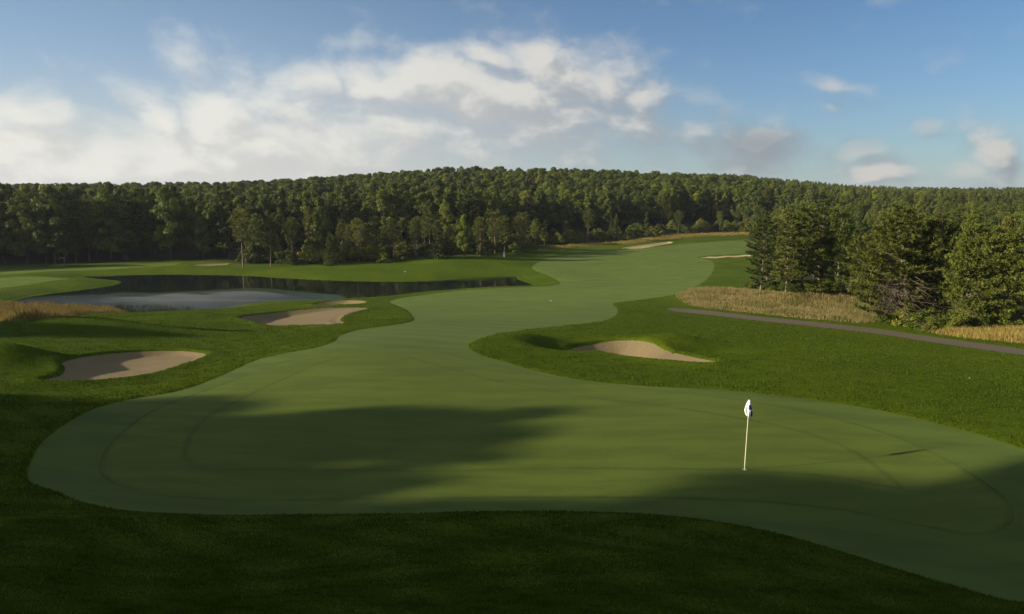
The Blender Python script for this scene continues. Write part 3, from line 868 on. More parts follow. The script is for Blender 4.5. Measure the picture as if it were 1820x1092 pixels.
# the pine clump on the right
RIGHT = [
 ('pine_tree','nearpine0',1352,520,372,'dark pine at the clump’s edge beside the fairway',1.0,0),
 ('pine_tree','nearpine1',1397,520,362,'pine with a long pale trunk showing above the fescue mound',.95,0),
 ('pine_tree','nearpine2',1425,518,352,'pine with a short visible trunk second behind the fescue mound',1.0,2),
 ('pine_tree','nearpine0',1490,518,354,'pine with a pale trunk nearest the dark gap in the clump',1.0,0),
 ('pine_tree','nearpine1',1455,516,352,'dense pine in the middle of the clump behind the mound',1.0,6),
 ('pine_tree','nearpine2',1375,515,384,'short pine filling the clump’s edge behind the first trunk',1.0,5),
 ('pine_tree','nearpine2',1522,517,404,'shadowed pine set back in the dark gap',.8,14),
 ('pine_tree','nearpine1',1548,520,416,'dark pine behind the big spreading pine',.8,20),
 ('pine_tree','bigpine0',1594,577,357,'big spreading pine with reddish dead branches low in its crown',1.0,0),
 ('pine_tree','bigpine1',1660,582,374,'wide dark pine close behind the big spreading pine',.85,3),
 ('pine_tree','bigpine0',1715,586,376,'tall pine with layered boughs over the bramble bank',.8,2),
 ('pine_tree','bigpine1',1765,586,400,'drooping pine with a crooked pale bough over golden grass',.95,2),
 ('broadleaf_tree','gold0',1785,560,378,'golden-leaved tree behind the drooping pine',.8,14),
 ('broadleaf_tree','poplar0',1815,565,392,'bright green leafy tree beside the golden-leaved tree',1.0,9),
 ('pine_tree','nearpine0',1690,560,366,'pine showing its top between the two wide dark pines',.9,14),
]
RIGHT += [
 ('pine_tree','nearpine1',1362,512,418,'low dark pine behind the clump’s first trunk',1.2,14),
 ('pine_tree','nearpine0',1412,512,412,'dark pine filling the clump behind the long pale trunk',1.2,14),
 ('pine_tree','nearpine2',1445,511,406,'dark pine deep in the clump behind its middle',1.2,18),
 ('pine_tree','nearpine1',1478,511,402,'pine deep in the clump behind the trunk by the dark gap',1.2,16),
 ('pine_tree','nearpine0',1508,512,424,'black-green pine at the back of the dark gap',1.2,18),
 ('pine_tree','nearpine2',1572,525,420,'pine hidden behind the big pine’s outer boughs',1.1,24),
 ('pine_tree','nearpine1',1635,560,384,'pine top showing between the big pine and its neighbour',1.0,16),
 ('pine_tree','nearpine0',1740,565,394,'pine top showing over the layered pine',1.0,16),
 ('pine_tree','nearpine2',1800,560,412,'dark pine behind the golden-leaved tree',1.1,20)]
for nm, key, px, py, top, lb, w, bk in RIGHT:
    plant_px(nm, key, px, py, top, lb, T, 'trees of the clump by the cart path', w, -0.8 if px == 1594 else None, None, bk)
RSH = [
 ('bramble1',1608,580,546,'yellowish bramble at the foot of the big spreading pine',1.0),
 ('bramble0',1580,573,545,'green bramble under the big pine’s lowest boughs',1.0),
 ('bramble0',1640,585,552,'dark bramble between the big pine and the next trunk',1.2),
 ('bramble0',1672,588,556,'low leafy bramble under the wide dark pine',1.1),
 ('bramble1',1655,590,570,'small light green bramble at the grass edge',1.1),
 ('bramble0',1705,590,556,'bramble in front of the tall layered pine',1.1),
 ('bramble0',1740,588,560,'dark bramble where the golden grass begins',1.0),
 ('bramble0',1775,584,552,'bramble at the back of the golden grass',1.1),
 ('bramble1',1812,580,556,'yellow-green bramble at the end of the golden grass',1.1),
 ('bramble0',1535,525,500,'dark bramble behind the end of the fescue mound',1.2),
 ('bramble0',1440,519,496,'low dark bramble among the pale trunks',1.2),
 ('bramble0',1465,518,494,'dark bramble beside the trunk near the dark gap',1.2),
 ('bramble0',1345,517,499,'dark undergrowth behind the first pale trunk of the clump',1.3),
 ('bramble0',1375,517,497,'dark undergrowth between the first and the long pale trunk',1.5),
 ('bramble0',1410,517,496,'dark undergrowth just past the long pale trunk',1.5),
 ('bramble0',1478,517,492,'tall dark undergrowth before the dark gap',1.4),
 ('bramble0',1508,518,490,'tall dark undergrowth inside the dark gap',1.4),
 ('bramble0',1550,530,500,'dark undergrowth under the big pine’s outer boughs',1.4),
 ('bramble0',1330,511,500,'tiny dark bush at the clump’s corner beside the fairway',.9),
]
for key, px, py, top, lb, w in RSH:
    plant_px('shrub', key, px, py, top, lb, 'shrub', 'brambles under the pine clump', w)

# ------------------------------------------------------------------ forest on the hills
cand = []
y = 88.0
while y < 1250:
    sp = 4.7 if y < 235 else 5.9 if y < 420 else 7.6 if y < 600 else 11.0
    hx = .98 * (y + SH) + 10
    nxs = int(2 * hx / sp)
    xs = -hx + (np.arange(nxs) + rng.uniform(.0, 1.0, nxs)) * sp
    ys = y + rng.uniform(-.45, .45, nxs) * sp
    cand.append(np.stack([xs, ys], 1)); y += sp * .95
cand = np.concatenate(cand)
ch_ = interp_grid(cand[:, 0], cand[:, 1])
cpx, cpy, cf = project(cand[:, 0], cand[:, 1], ch_)
ed = np.interp(cpx, EDGE_X, FOREST_D)
ok = (cand[:, 1] > ed + 3) & (cpx > -500) & (cpx < 2300)
gap = (np.abs(cpx - 335) < 13) & (cand[:, 1] < 240)
ok &= ~gap
ok &= sdf(POLY['lake'], cand[:, 0], cand[:, 1], 20) > 9
for k_ in ('fairway', 'g_strip', 'g_tee'): ok &= sdf(POLY[k_], cand[:, 0], cand[:, 1], 20) > 5
# leave a thinner band behind the lakeside row so the hill reads behind it
band = (cpx > 425) & (cpx < 1330)
ok &= ~(band & (cand[:, 1] < ed + 16) & (rng.uniform(size=len(cand)) < .45))
ok &= ~((cpx > 940) & (cpx < 1345) & (cand[:, 1] < ed + 15))
ok &= ~(band & (cand[:, 1] >= ed + 16) & (cand[:, 1] < ed + 36 + 5 * np.sin(cand[:, 0] * .11)))
cand = cand[ok]; ch_ = ch_[ok]; cpx = cpx[ok]; cpy = cpy[ok]; ed = ed[ok]
nc = len(cand)
right = sstep(1300, 1500, cpx)
left = 1 - sstep(250, 520, cpx)
u_ = rng.uniform(size=nc)
KIND = np.empty(nc, object)
for i in range(nc):
    front = cand[i, 1] < ed[i] + 28 and cpx[i] > 410
    if right[i] > rng.uniform(): KIND[i] = ('spruce1' if u_[i] < .24 else 'spruce0') if u_[i] < .48 else f'lakepine{i % 3}' if u_[i] < .62 else f'oak{i % 6}'
    elif front: KIND[i] = f'lakepine{i % 3}' if u_[i] < .5 else f'scots{i % 2}' if u_[i] < .62 else f'oak{i % 6}' if u_[i] < .76 else 'poplar1'
    elif cand[i, 1] > ed[i] + 45: KIND[i] = f'oak{i % 6}' if u_[i] < .93 else 'poplar1' if u_[i] < .955 else 'spruce0'
    else: KIND[i] = f'oak{i % 6}' if u_[i] < .72 else 'poplar0' if u_[i] < .90 else 'poplar1' if u_[i] < .94 else f'lakepine{i % 3}'
HT = 15.0 * rng.uniform(.66, 1.22, nc) + 1.6 * left
front_ = (cand[:, 1] < ed + 28) & (cpx > 410) & (cpx < 1340)
hill_ = (cand[:, 1] > ed + 45)
HT = np.where(hill_, 13.8 * rng.uniform(.82, 1.15, nc) + .9 * left, HT)
WIDE = np.where(hill_, rng.uniform(.88, 1.35, nc), rng.uniform(.62, .92, nc))
WIDE = np.where(cpx > 1340, rng.uniform(.7, 1.0, nc), WIDE)
HT = np.where(front_, rng.uniform(6, 11.5, nc), HT)
HT = np.where((cpx > 430) & (cpx < 1330) & (cand[:, 1] < ed + 16), rng.uniform(5, 10.5, nc), HT)
HT = np.where(cpx > 1340, np.where(cand[:, 1] < 330, rng.uniform(8, 12, nc), rng.uniform(10.5, 15, nc)), HT)
# which show most: front to back with a running skyline
order = np.argsort(cand[:, 1])
bins = np.full(460, 1e4)
score = np.zeros(nc)
for i in order:
    tx, ty, tf = project(cand[i, 0], cand[i, 1], ch_[i] + HT[i])
    hw_ = WIDE[i] * PROTO[KIND[i]][3] * HT[i] / PROTO[KIND[i]][2] * .36 / tf * F
    b0, b1 = int((tx - hw_) / 4), int((tx + hw_) / 4) + 1
    if b1 <= 0 or b0 >= 455: continue
    b0 = max(b0, 0); seg = bins[b0:b1]
    base_y = project(cand[i, 0], cand[i, 1], ch_[i])[1]
    vis = np.clip(np.minimum(seg, base_y) - ty, 0, None).mean()
    score[i] = vis * hw_
    bins[b0:b1] = np.minimum(seg, ty + .22 * (base_y - ty))
def nameof(k):
    return 'spruce_tree' if k.startswith('spruce') else 'pine_tree' if 'pine' in k or k.startswith('scots') else 'broadleaf_tree'
NM = np.array([nameof(k) for k in KIND])
indiv = np.zeros(nc, bool)
for nm, cap in (('broadleaf_tree', 285), ('pine_tree', 120), ('spruce_tree', 40)):
    w_ = np.where((NM == nm) & (score > 12))[0]
    indiv[w_[np.argsort(-score[w_])][:cap]] = True
SECT = [(-1e9, 140, 'in the dark wood beyond the far tee'), (140, 300, 'in the tall wood behind the pale mown strip'), (300, 420, 'in the dark wood around the lake’s far corner'),
        (420, 600, 'behind the bare-trunked pines of the far shore'), (600, 800, 'behind the conical spruce and round dark bush'), (800, 980, 'behind the white marker post'),
        (980, 1180, 'behind the golden grass strip'), (1180, 1350, 'beyond the far end of the fairway'), (1350, 1560, 'behind the pine clump at the fescue mound'),
        (1560, 1e9, 'behind the big spreading pine')]
WORD = {'broadleaf_tree': 'leafy tree', 'pine_tree': 'pine', 'spruce_tree': 'pointed conifer'}
for i in np.where(indiv)[0]:
    dist = cand[i, 1] - ed[i]
    depth = 'front-row' if dist < 22 else 'mid-slope' if dist < 110 else 'hilltop'
    place = next(s[2] for s in SECT if s[0] <= cpx[i] < s[1])
    wd = WORD[NM[i]]
    plant(NM[i], KIND[i], cand[i, 0], cand[i, 1], HT[i], f'{depth} {wd} {place}', T, f'{depth} {wd}s {place}', float(WIDE[i]), None, float(ch_[i]))

# the rest of the wood reads as one mass
rest = np.where(~indiv & (cpx > -420) & (cpx < 2240))[0]
keys = sorted(set(KIND[rest]))
me = bpy.data.meshes.new('forest')
me.vertices.add(len(rest))
me.vertices.foreach_set('co', np.stack([cand[rest, 0], cand[rest, 1], ch_[rest] - .1], 1).astype(np.float32).ravel())
for an, vals in (('kind_index', [keys.index(k) for k in KIND[rest]]), ('size', [HT[i] / PROTO[KIND[i]][2] for i in rest]), ('wide', WIDE[rest]), ('spin', rng.uniform(0, 6.28, len(rest)))):
    a_ = me.attributes.new(an, 'FLOAT', 'POINT'); a_.data.foreach_set('value', np.asarray(vals, np.float32))
me.update()
forest = tag(link('forest', me), 'dense mixed wood covering the hills behind the course', 'forest', kind='stuff')
ng = bpy.data.node_groups.new('forest_trees', 'GeometryNodeTree')
ng.interface.new_socket('Geometry', in_out='INPUT', socket_type='NodeSocketGeometry')
ng.interface.new_socket('Geometry', in_out='OUTPUT', socket_type='NodeSocketGeometry')
gi = ng.nodes.new('NodeGroupInput'); go = ng.nodes.new('NodeGroupOutput')
jn = ng.nodes.new('GeometryNodeJoinGeometry')
def gattr(nm):
    nd = ng.nodes.new('GeometryNodeInputNamedAttribute'); nd.data_type = 'FLOAT'; nd.inputs['Name'].default_value = nm
    return nd.outputs[0]
ki, sz, spn = gattr('kind_index'), gattr('size'), gattr('spin')
rotv = ng.nodes.new('ShaderNodeCombineXYZ'); ng.links.new(spn, rotv.inputs[2])
wd_ = ng.nodes.new('ShaderNodeMath'); wd_.operation = 'MULTIPLY'; ng.links.new(sz, wd_.inputs[0]); ng.links.new(gattr('wide'), wd_.inputs[1])
scv = ng.nodes.new('ShaderNodeCombineXYZ'); ng.links.new(wd_.outputs[0], scv.inputs[0]); ng.links.new(wd_.outputs[0], scv.inputs[1]); ng.links.new(sz, scv.inputs[2])
srcs = {}
for o in list(COL.objects):
    if o.parent is not None and o.data is not None and o.name.split('.')[0] in ('crown',):
        srcs.setdefault(o.data.name, o)
for q_, k in enumerate(keys):
    cm = PROTO[k][0]
    if cm.name not in srcs: continue
    oi = ng.nodes.new('GeometryNodeObjectInfo'); oi.transform_space = 'ORIGINAL'; oi.inputs['Object'].default_value = srcs[cm.name]
    cmp_ = ng.nodes.new('FunctionNodeCompare'); cmp_.data_type = 'FLOAT'; cmp_.operation = 'EQUAL'
    ng.links.new(ki, cmp_.inputs[0]); cmp_.inputs[1].default_value = q_; cmp_.inputs['Epsilon'].default_value = .1
    ip = ng.nodes.new('GeometryNodeInstanceOnPoints')
    ng.links.new(gi.outputs[0], ip.inputs['Points']); ng.links.new(cmp_.outputs[0], ip.inputs['Selection'])
    ng.links.new(oi.outputs['Geometry'], ip.inputs['Instance']); ng.links.new(rotv.outputs[0], ip.inputs['Rotation']); ng.links.new(scv.outputs[0], ip.inputs['Scale'])
    ng.links.new(ip.outputs[0], jn.inputs[0])
ng.links.new(jn.outputs[0], go.inputs[0])
forest.modifiers.new('trees', 'NODES').node_group = ng
print('FOREST candidates', nc, 'individual', int(indiv.sum()), 'rest', len(rest))

# trees off to the side that throw the long shadows over the green
SUN_EL, SUN_AZ = math.radians(18.0), None
SHX, SHY = .968, .25                     # direction the shadows run on the ground
def shade_tree(tx, ty, up, away, key, wide, height, lb):
    """a tree standing 'away' metres sunward of the ground point its crown shades at height 'up'"""
    x, y_ = tx - SHX * away, ty - SHY * away
    return x, y_
SHADE = []
def shade(px, py, away, key, h, wide=1.0):
    p = on_plane(np.array([px], float), np.array([py], float), 0.0)[0]
    SHADE.append((p[0] - SHX * away, p[1] - SHY * away, key, h, wide))
EXEC_SHADE = True

# ------------------------------------------------------------------ grass
def blades(name, x, y, h, w, bend, mat, label, seg2=True, lean=.35, floor=None):
    m = len(x); z = interp_grid(x, y)
    if floor is not None: z = np.maximum(z, floor)
    an = rng.uniform(0, 6.28, m); lx, ly = np.cos(an), np.sin(an)
    la = rng.uniform(0, 6.28, m); lf = rng.uniform(.1, 1, m) * lean
    ox, oy = np.cos(la) * lf * h, np.sin(la) * lf * h
    b = np.stack([x, y, z - .01], 1); sd = np.stack([lx * w, ly * w, 0 * w], 1)
    m1 = np.stack([x + ox * .35, y + oy * .35, z + h * .6], 1); tip = np.stack([x + ox, y + oy, z + h * np.sqrt(np.maximum(1 - lf * lf, .2))], 1)
    V = np.stack([b - sd, b + sd, m1 + sd * .7, m1 - sd * .7, tip], 1).reshape(-1, 3)
    k = np.arange(m) * 5
    Ft = np.concatenate([np.stack([k, k + 1, k + 2], 1), np.stack([k, k + 2, k + 3], 1), np.stack([k + 3, k + 2, k + 4], 1)])
    t_ = rng.uniform(0, 1, m)
    me_ = new_mesh(name, V, Ft, mat, {'tone': ('FACE', np.concatenate([t_, t_, t_]))})
    return tag(link(name, me_), label, 'grass', kind='stuff')

# short rough in front and around the green
def rough_blades(m, y0, y1, powr, hfun, wfun, label, fade):
    v = rng.uniform(0, 1, m)
    yy = y0 * (y1 / y0) ** (v ** powr)
    xx = rng.uniform(-.76, .76, m) * yy
    keep = rng.uniform(size=m) < fade(yy)
    xx, yy = xx[keep], yy[keep]; keep = np.ones(len(xx), bool)
    for k_ in ['fairway', 'path', 'g_tee', 'lake'] + BNAMES: keep &= sdf(POLY[k_], xx, yy, 3) > .03
    for k_ in DRY_PX: keep &= sdf(POLY['d_' + k_], xx, yy, 3) > -.5
    zz = interp_grid(xx, yy); gx_, gy_, _ = project(xx, yy, zz)
    keep &= (gx_ > -40) & (gx_ < 1860) & (gy_ < 1130)
    xx, yy = xx[keep], yy[keep]
    lump = .8 + .45 * np.sin(xx * 2.1 + 1.7 * np.sin(yy * 1.3)) * np.sin(yy * 2.6 + xx * .8)
    lump += .5 * np.exp(-(sdf(POLY['fairway'], xx, yy, 3) / .18) ** 2)
    blades('rough_grass', xx, yy, hfun(yy) * np.clip(lump, .4, 1.6) * rng.uniform(.5, 1.3, len(xx)), wfun(yy) * rng.uniform(.6, 1.3, len(xx)), .3, M['blade'], label, lean=.7)
rough_blades(900000, 7.8, 62, 1.1, lambda y: np.interp(y, [8, 20, 60], [.040, .048, .06]), lambda y: np.interp(y, [8, 20, 60], [.006, .011, .026]),
             'short dark green rough around the putting green', lambda y: 1 - .6 * sstep(40, 62, y))
rough_blades(420000, 42, 150, .9, lambda y: np.interp(y, [42, 150], [.055, .08]), lambda y: np.interp(y, [42, 150], [.022, .05]),
             'green rough on the slopes between the green and the lake', lambda y: sstep(42, 62, y) * (1 - .85 * sstep(80, 150, y)))

def scatter(poly, cnt, margin=0.0):
    lo, hi = poly.min(0), poly.max(0)
    x = rng.uniform(lo[0], hi[0], cnt * 4); y = rng.uniform(lo[1], hi[1], cnt * 4)
    k = sdf(poly, x, y, 3) < margin
    return x[k][:cnt], y[k][:cnt]
for k_, cnt, hmean, wd, mt, lb in (
    ('mound', 110000, .50, .018, 'fescue', 'tall brown fescue covering the mound in front of the pines'),
    ('right', 60000, .55, .016, 'fescue_gold', 'pale golden tall grass beside the cart path'),
    ('shore', 40000, .8, .026, 'fescue_shore', 'tawny tall grass on the near bank of the lake'),
    ('ridge', 40000, .75, .045, 'fescue_gold', 'golden grass strip along the far edge of the fairway')):
    x, y = scatter(POLY['d_' + k_], cnt)
    kk = sdf(POLY['path'], x, y, 3) > .6
    x, y = x[kk], y[kk]
    pt = .55 + .45 * np.sin(x * .9 + 1.3 * np.sin(y * .7)) * np.sin(y * 1.1 + x * .35 + 2) + .25 * np.sin(x * 2.3 + y * 1.7)
    edge_ = sstep(0, 1.6, -sdf(POLY['d_' + k_], x, y, 3))
    kk = rng.uniform(size=len(x)) < .25 + .75 * edge_
    x, y, pt, edge_ = x[kk], y[kk], pt[kk], edge_[kk]
    blades('tall_grass', x, y, hmean * (.55 + .6 * np.clip(pt, 0, 1)) * (.35 + .65 * edge_) * rng.uniform(.5, 1.3, len(x)), wd * rng.uniform(.6, 1.3, len(x)), .4, M[mt], lb, lean=.5)

q = smooth([(208,541),(250,542),(300,544),(345,549),(350,556),(290,558),(215,557)], 4)
RP = on_plane(q[:, 0], q[:, 1], HW)[:, :2]
x, y = scatter(RP, 2600)
kk = rng.uniform(size=len(x)) < np.clip(.45 + .6 * np.sin(x * .8) * np.sin(y * .9 + x * .3), .06, 1)
x, y = x[kk], y[kk]
blades('reeds', x, y, .48 * rng.uniform(.4, 1.3, len(x)), .03 * rng.uniform(.6, 1.3, len(x)), .4, M['reed'], 'dark reeds standing in the lake shallows beside the tawny grass', lean=.35, floor=HW - .1)

# ------------------------------------------------------------------ flagstick and small things
M['pole'] = m_plain('pale_yellow_pole', (.80, .76, .52), .35, .06)
M['pole_top'] = m_plain('dark_pole_tip', (.03, .03, .035), .4)
M['cloth'] = m_plain('white_flag_cloth', (.80, .80, .78), .8, .04)
M['navy'] = m_plain('navy_flag_cloth', (.030, .028, .13), .8, .1)
M['white'] = m_plain('white_paint', (.75, .75, .73), .5, .1)
M['wood'] = m_plain('weathered_wood', (.12, .11, .10), .8, .3)
M['dark'] = m_plain('hole_shadow', (.01, .01, .01), .9)
M['stone'] = m_plain('pale_stone', (.36, .34, .30), .8, .2)
fp = at([1323], [835], interp_grid)[0]
flag = tag(link('golf_flagstick', None, None, tuple(fp)), 'slim pale flagstick with a limp white and navy flag standing in the green', 'flagstick')
dtop = ray(1332.5, 703.5); tt = (fp[1] + .02) / dtop[1]
topz = CAMZ + dtop[2] * tt - fp[2]; leanx = dtop[0] * tt - fp[0]
POLE_H = topz
print('POLE height', POLE_H, 'at', fp)
def lp_(f): return np.array([leanx * f, .02 * f, topz * f])
v_, f_ = tube([lp_(0) - np.array([0, 0, .1]), lp_(.3), lp_(.6), lp_(.93)], [.0125, .0115, .0105, .0095], 10)
link('pole', new_mesh('pole', v_, f_, M['pole'], None, True), flag)
v_, f_ = tube([lp_(.93), lp_(.965), lp_(1.0)], [.0085, .0075, .006], 8)
link('tip', new_mesh('tip', v_, f_, M['pole_top'], None, True), flag)
# limp cloth: gathered folds hanging round the pole's upper end
ns, nt_ = 72, 34
g0, g1 = .945, .735
KW = [(0, .022), (.12, .045), (.3, .062), (.5, .078), (.68, .086), (.85, .070), (1, .048)]
V = []
for i in range(nt_):
    t = i / (nt_ - 1)
    c = lp_(g0 + (g1 - g0) * t)
    wd = np.interp(t, [k_[0] for k_ in KW], [k_[1] for k_ in KW])
    for j in range(ns):
        th = 2 * math.pi * j / (ns - 1)
        fold = 1 + (.24 * math.sin(5 * th + 1.4 + 1.1 * t) + .12 * math.sin(9 * th - 2.2 * t)) * min(1, .25 + t)
        x_ = wd * fold * math.cos(th) - .020 * math.sin(math.pi * t) + .016 * t * (math.cos(th) > .3)
        y_ = .72 * wd * fold * math.sin(th)
        tail = max(0.0, math.cos(th - 5.6)) ** 3 * .085 + .03 * math.sin(3 * th + 1)
        V.append(c + np.array([x_ + .03 * t * t * max(0, math.cos(th - 5.9)) ** 3, y_, -tail * t ** 2]))
Fq = []
for i in range(nt_ - 1):
    for j in range(ns - 1):
        Fq.append((i * ns + j, (i + 1) * ns + j, (i + 1) * ns + j + 1, i * ns + j + 1))
V = np.array(V); Fq = np.array(Fq)
me_ = new_mesh('flag_cloth', V, Fq, M['cloth'], None, True); me_.materials.append(M['navy'])
for pi, p_ in enumerate(me_.polygons):
    i, j = divmod(pi, ns - 1); t = i / nt_; th = 2 * math.pi * j / ns
    if .28 < t < .55 and 4.55 < th < 6.1: p_.material_index = 1
    if .60 < t < .90 and 5.15 < th < 6.28: p_.material_index = 1
cl = link('flag', me_, flag)
sm = cl.modifiers.new('thickness', 'SOLIDIFY'); sm.thickness = .003
# hole cup with a pale liner ring
ring_v, ring_f = [], []
for k in range(32):
    a_ = 2 * math.pi * k / 32
    for rr, z_ in ((.060, .004), (.054, .008), (.054, -.08)): ring_v.append((rr * math.cos(a_), rr * math.sin(a_), z_))
for k in range(32):
    k2 = (k + 1) % 32
    for j in range(2): ring_f.append((k * 3 + j, k2 * 3 + j, k2 * 3 + j + 1, k * 3 + j + 1))
cup = tag(link('hole_cup', new_mesh('hole_cup', ring_v, ring_f, M['white'], None, True), None, tuple(fp + np.array([0, 0, .002]))), 'white rimmed hole cup at the foot of the flagstick', 'hole')

def box(sx, sy, sz, cx=0, cy=0, cz=0, bev=.12):
    """box with chamfered edges"""
    import bmesh
    bm = bmesh.new(); bmesh.ops.create_cube(bm, size=1)
    for v2 in bm.verts: v2.co = Vector((v2.co.x * sx + cx, v2.co.y * sy + cy, v2.co.z * sz + cz))
    bmesh.ops.bevel(bm, geom=bm.edges[:], offset=min(sx, sy, sz) * bev, segments=2, affect='EDGES')
    return bm
def boxmesh(name, boxes, mat):
    import bmesh
    bm = bmesh.new()
    for b_ in boxes:
        t_ = box(*b_); tm = bpy.data.meshes.new('tmp'); t_.to_mesh(tm); bm.from_mesh(tm); bpy.data.meshes.remove(tm); t_.free()
    me2 = bpy.data.meshes.new(name); bm.to_mesh(me2); bm.free(); me2.materials.append(mat); return me2
p = at([896], [457], interp_grid)[0]
mp_ = tag(link('marker_post', None, None, tuple(p)), 'short white marker post on the grass below the lakeside pines', 'post')
link('shaft', boxmesh('shaft', [(.38, .38, 1.25, 0, 0, .6)], M['white']), mp_)
link('cap', boxmesh('cap', [(.46, .46, .12, 0, 0, 1.29)], M['stone']), mp_)
p = at([113], [473], interp_grid)[0]
bn = tag(link('wooden_shelter', None, None, tuple(p)), 'small grey wooden post with a crossboard at the dark wood’s edge', 'sign')
link('post', boxmesh('post', [(.22, .22, 2.0, .25, 0, 1.0)], M['wood']), bn)
link('crossboard', boxmesh('crossboard', [(1.5, .14, .3, 0, -.2, 1.95)], M['wood']), bn)
bn.name = 'wooden_sign'
def pebble(name, px, py, size, mat, label, cat):
    import bmesh
    p = at([px], [py], interp_grid)[0]
    bm = bmesh.new(); bmesh.ops.create_icosphere(bm, subdivisions=3, radius=1)
    for v2 in bm.verts:
        f = 1 + .12 * math.sin(5 * v2.co.x + 2) * math.cos(4 * v2.co.y)
        v2.co = Vector((v2.co.x * f, v2.co.y * f * .8, v2.co.z * .55)) * size
    me2 = bpy.data.meshes.new(name); bm.to_mesh(me2); bm.free(); me2.materials.append(mat)
    for pl in me2.polygons: pl.use_smooth = True
    return tag(link(name, me2, None, tuple(p + np.array([0, 0, size * .35]))), label, cat)
pebble('stone', 720, 484, .25, M['stone'], 'pale stone lying on the grass bank beyond the lake', 'stone')
pebble('turf_marker', 1723, 673, .045, M['white'], 'small white marker in the rough below the cart path', 'marker')
pebble('turf_marker', 979, 535, .09, M['white'], 'tiny white marker in the middle of the fairway', 'marker')

# ------------------------------------------------------------------ off-frame trees that throw the shadows
SHADE = []
def shade(px, py, away, key, wide, lift=.7):
    """a tree whose shadow ends at a traced spot of the ground"""
    p = at([px], [py], interp_grid)[0]
    x, y_ = p[0] - SHX * away, p[1] - SHY * away
    g_ = float(interp_grid(np.array([x]), np.array([y_]))[0])
    SHADE.append((x, y_, key, p[2] + away * math.tan(SUN_EL) - g_ + lift, wide))
for a_ in ((955, 742, 47, 'poplar0', 1.3), (850, 726, 49, 'oak1', 1.0), (640, 735, 47, 'oak2', 1.1), (430, 722, 42, 'oak3', 1.1), (870, 775, 46, 'oak4', 1.0),
           (800, 765, 44, 'oak2', 1.1), (830, 822, 45, 'oak5', 1.0), (640, 880, 44, 'oak0', 1.0), (560, 800, 43, 'oak4', 1.2), (420, 985, 42, 'oak1', .9), (330, 850, 40, 'oak3', 1.1), (100, 720, 34, 'oak2', .9),
           (2030, 838, 56, 'oak3', .9), (1900, 905, 52, 'oak4', 1.0), (1600, 930, 48, 'oak5', .9), (1380, 925, 46, 'oak0', .8), (1800, 1010, 50, 'oak1', 1.1),
           (1000, 985, 42, 'oak2', 1.0), (1300, 1060, 42, 'oak3', 1.2), (800, 1080, 40, 'oak4', 1.2), (1700, 1085, 48, 'oak0', 1.2), (1950, 1000, 52, 'oak2', 1.2), (2120, 800, 58, 'oak1', .9), (700, 845, 45, 'oak3', 1.1), (590, 860, 43, 'oak5', 1.1), (1300, 1140, 42, 'oak1', 1.4), (700, 1150, 40, 'oak2', 1.4), (310, 596, 42, 'oak5', .8), (430, 590, 44, 'oak2', .8), (130, 588, 40, 'oak3', .7)):
    shade(*a_)
for (x, y_, key, h_, w_) in SHADE:
    plant('broadleaf_tree', key, x, y_, h_, 'tall leafy tree beside the camera whose shadow crosses the green', T, 'trees beside the camera that shade the green', w_)

# ------------------------------------------------------------------ light
az = math.atan2(-SHX, -SHY)              # direction to the sun on the ground, from +Y towards +X
sv = Vector((-SHX * math.cos(SUN_EL), -SHY * math.cos(SUN_EL), math.sin(SUN_EL))).normalized()
sun = bpy.data.lights.new('sun', 'SUN'); sun.energy = 4.8; sun.angle = math.radians(.9); sun.color = (1.0, .90, .74)
so = link('sun', sun); so.rotation_euler = (-sv).to_track_quat('-Z', 'Y').to_euler(); so.location = (-60, -20, 60)

w = bpy.data.worlds.new('World'); S.world = w; w.use_nodes = True
t = NT(w.node_tree); t.n.clear()
out = t.new('ShaderNodeOutputWorld')
sky = t.new('ShaderNodeTexSky'); sky.sky_type = 'NISHITA'; sky.sun_disc = False
sky.sun_elevation = SUN_EL; sky.sun_rotation = az % (2 * math.pi); sky.air_density = 1.0; sky.dust_density = .5; sky.ozone_density = 2.6
tc = t.new('ShaderNodeTexCoord').outputs['Generated']
sep = t.new('ShaderNodeSeparateXYZ'); t.l.new(tc, sep.inputs[0])
AZ = t.math('ARCTAN2', sep.outputs[0], sep.outputs[1])
EL = t.math('ARCSINE', sep.outputs[2])

def ang(px, py):
    d = ray(px, py); return math.atan2(d[0], d[1]), math.asin(d[2])
# heaps of cloud: centre (pixel), half widths, weight, slant
HEAPS = [(60,200,70,48,.85,.6),(20,270,130,75,.9,0),(282,215,50,55,.95,.6),(200,300,260,60,.85,0),(330,270,120,60,.8,.2),(410,225,70,65,1.0,.5),(450,275,110,60,.8,.2),
 (330,105,50,40,.45,.4),(440,130,50,45,.55,.5),(560,145,80,40,.75,.5),(640,75,60,30,.45,.4),(690,150,90,50,.85,.3),(780,150,90,60,1.0,.35),(870,175,120,60,1.0,.3),(860,95,60,35,.7,.3),
 (960,105,60,50,.85,.4),(1040,150,110,60,.95,.4),(1000,220,150,45,.7,.1),(1150,180,80,55,.6,.4),(1250,240,90,35,.55,.25),(1350,262,85,30,.95,.15),(1400,250,40,16,.5,.3),
 (640,255,260,75,.72,.1),(900,250,260,60,.55,.1),(1120,225,120,60,.55,.3),(520,190,110,60,.6,.4),(1485,148,55,24,.50,0),(1650,232,50,22,.42,.1),(1745,215,36,28,.34,0),(1530,275,60,24,.6,.2),(1560,318,60,24,.9,0),(1785,285,45,42,.95,.2),(1310,285,70,26,.7,.2),(1590,6,40,14,.35,.3),(1470,200,26,10,.3,.2),(1720,300,60,14,.4,0)]
grp = bpy.data.node_groups.new('cloud_density', 'ShaderNodeTree')
grp.interface.new_socket('az', in_out='INPUT', socket_type='NodeSocketFloat')
grp.interface.new_socket('el', in_out='INPUT', socket_type='NodeSocketFloat')
grp.interface.new_socket('density', in_out='OUTPUT', socket_type='NodeSocketFloat')
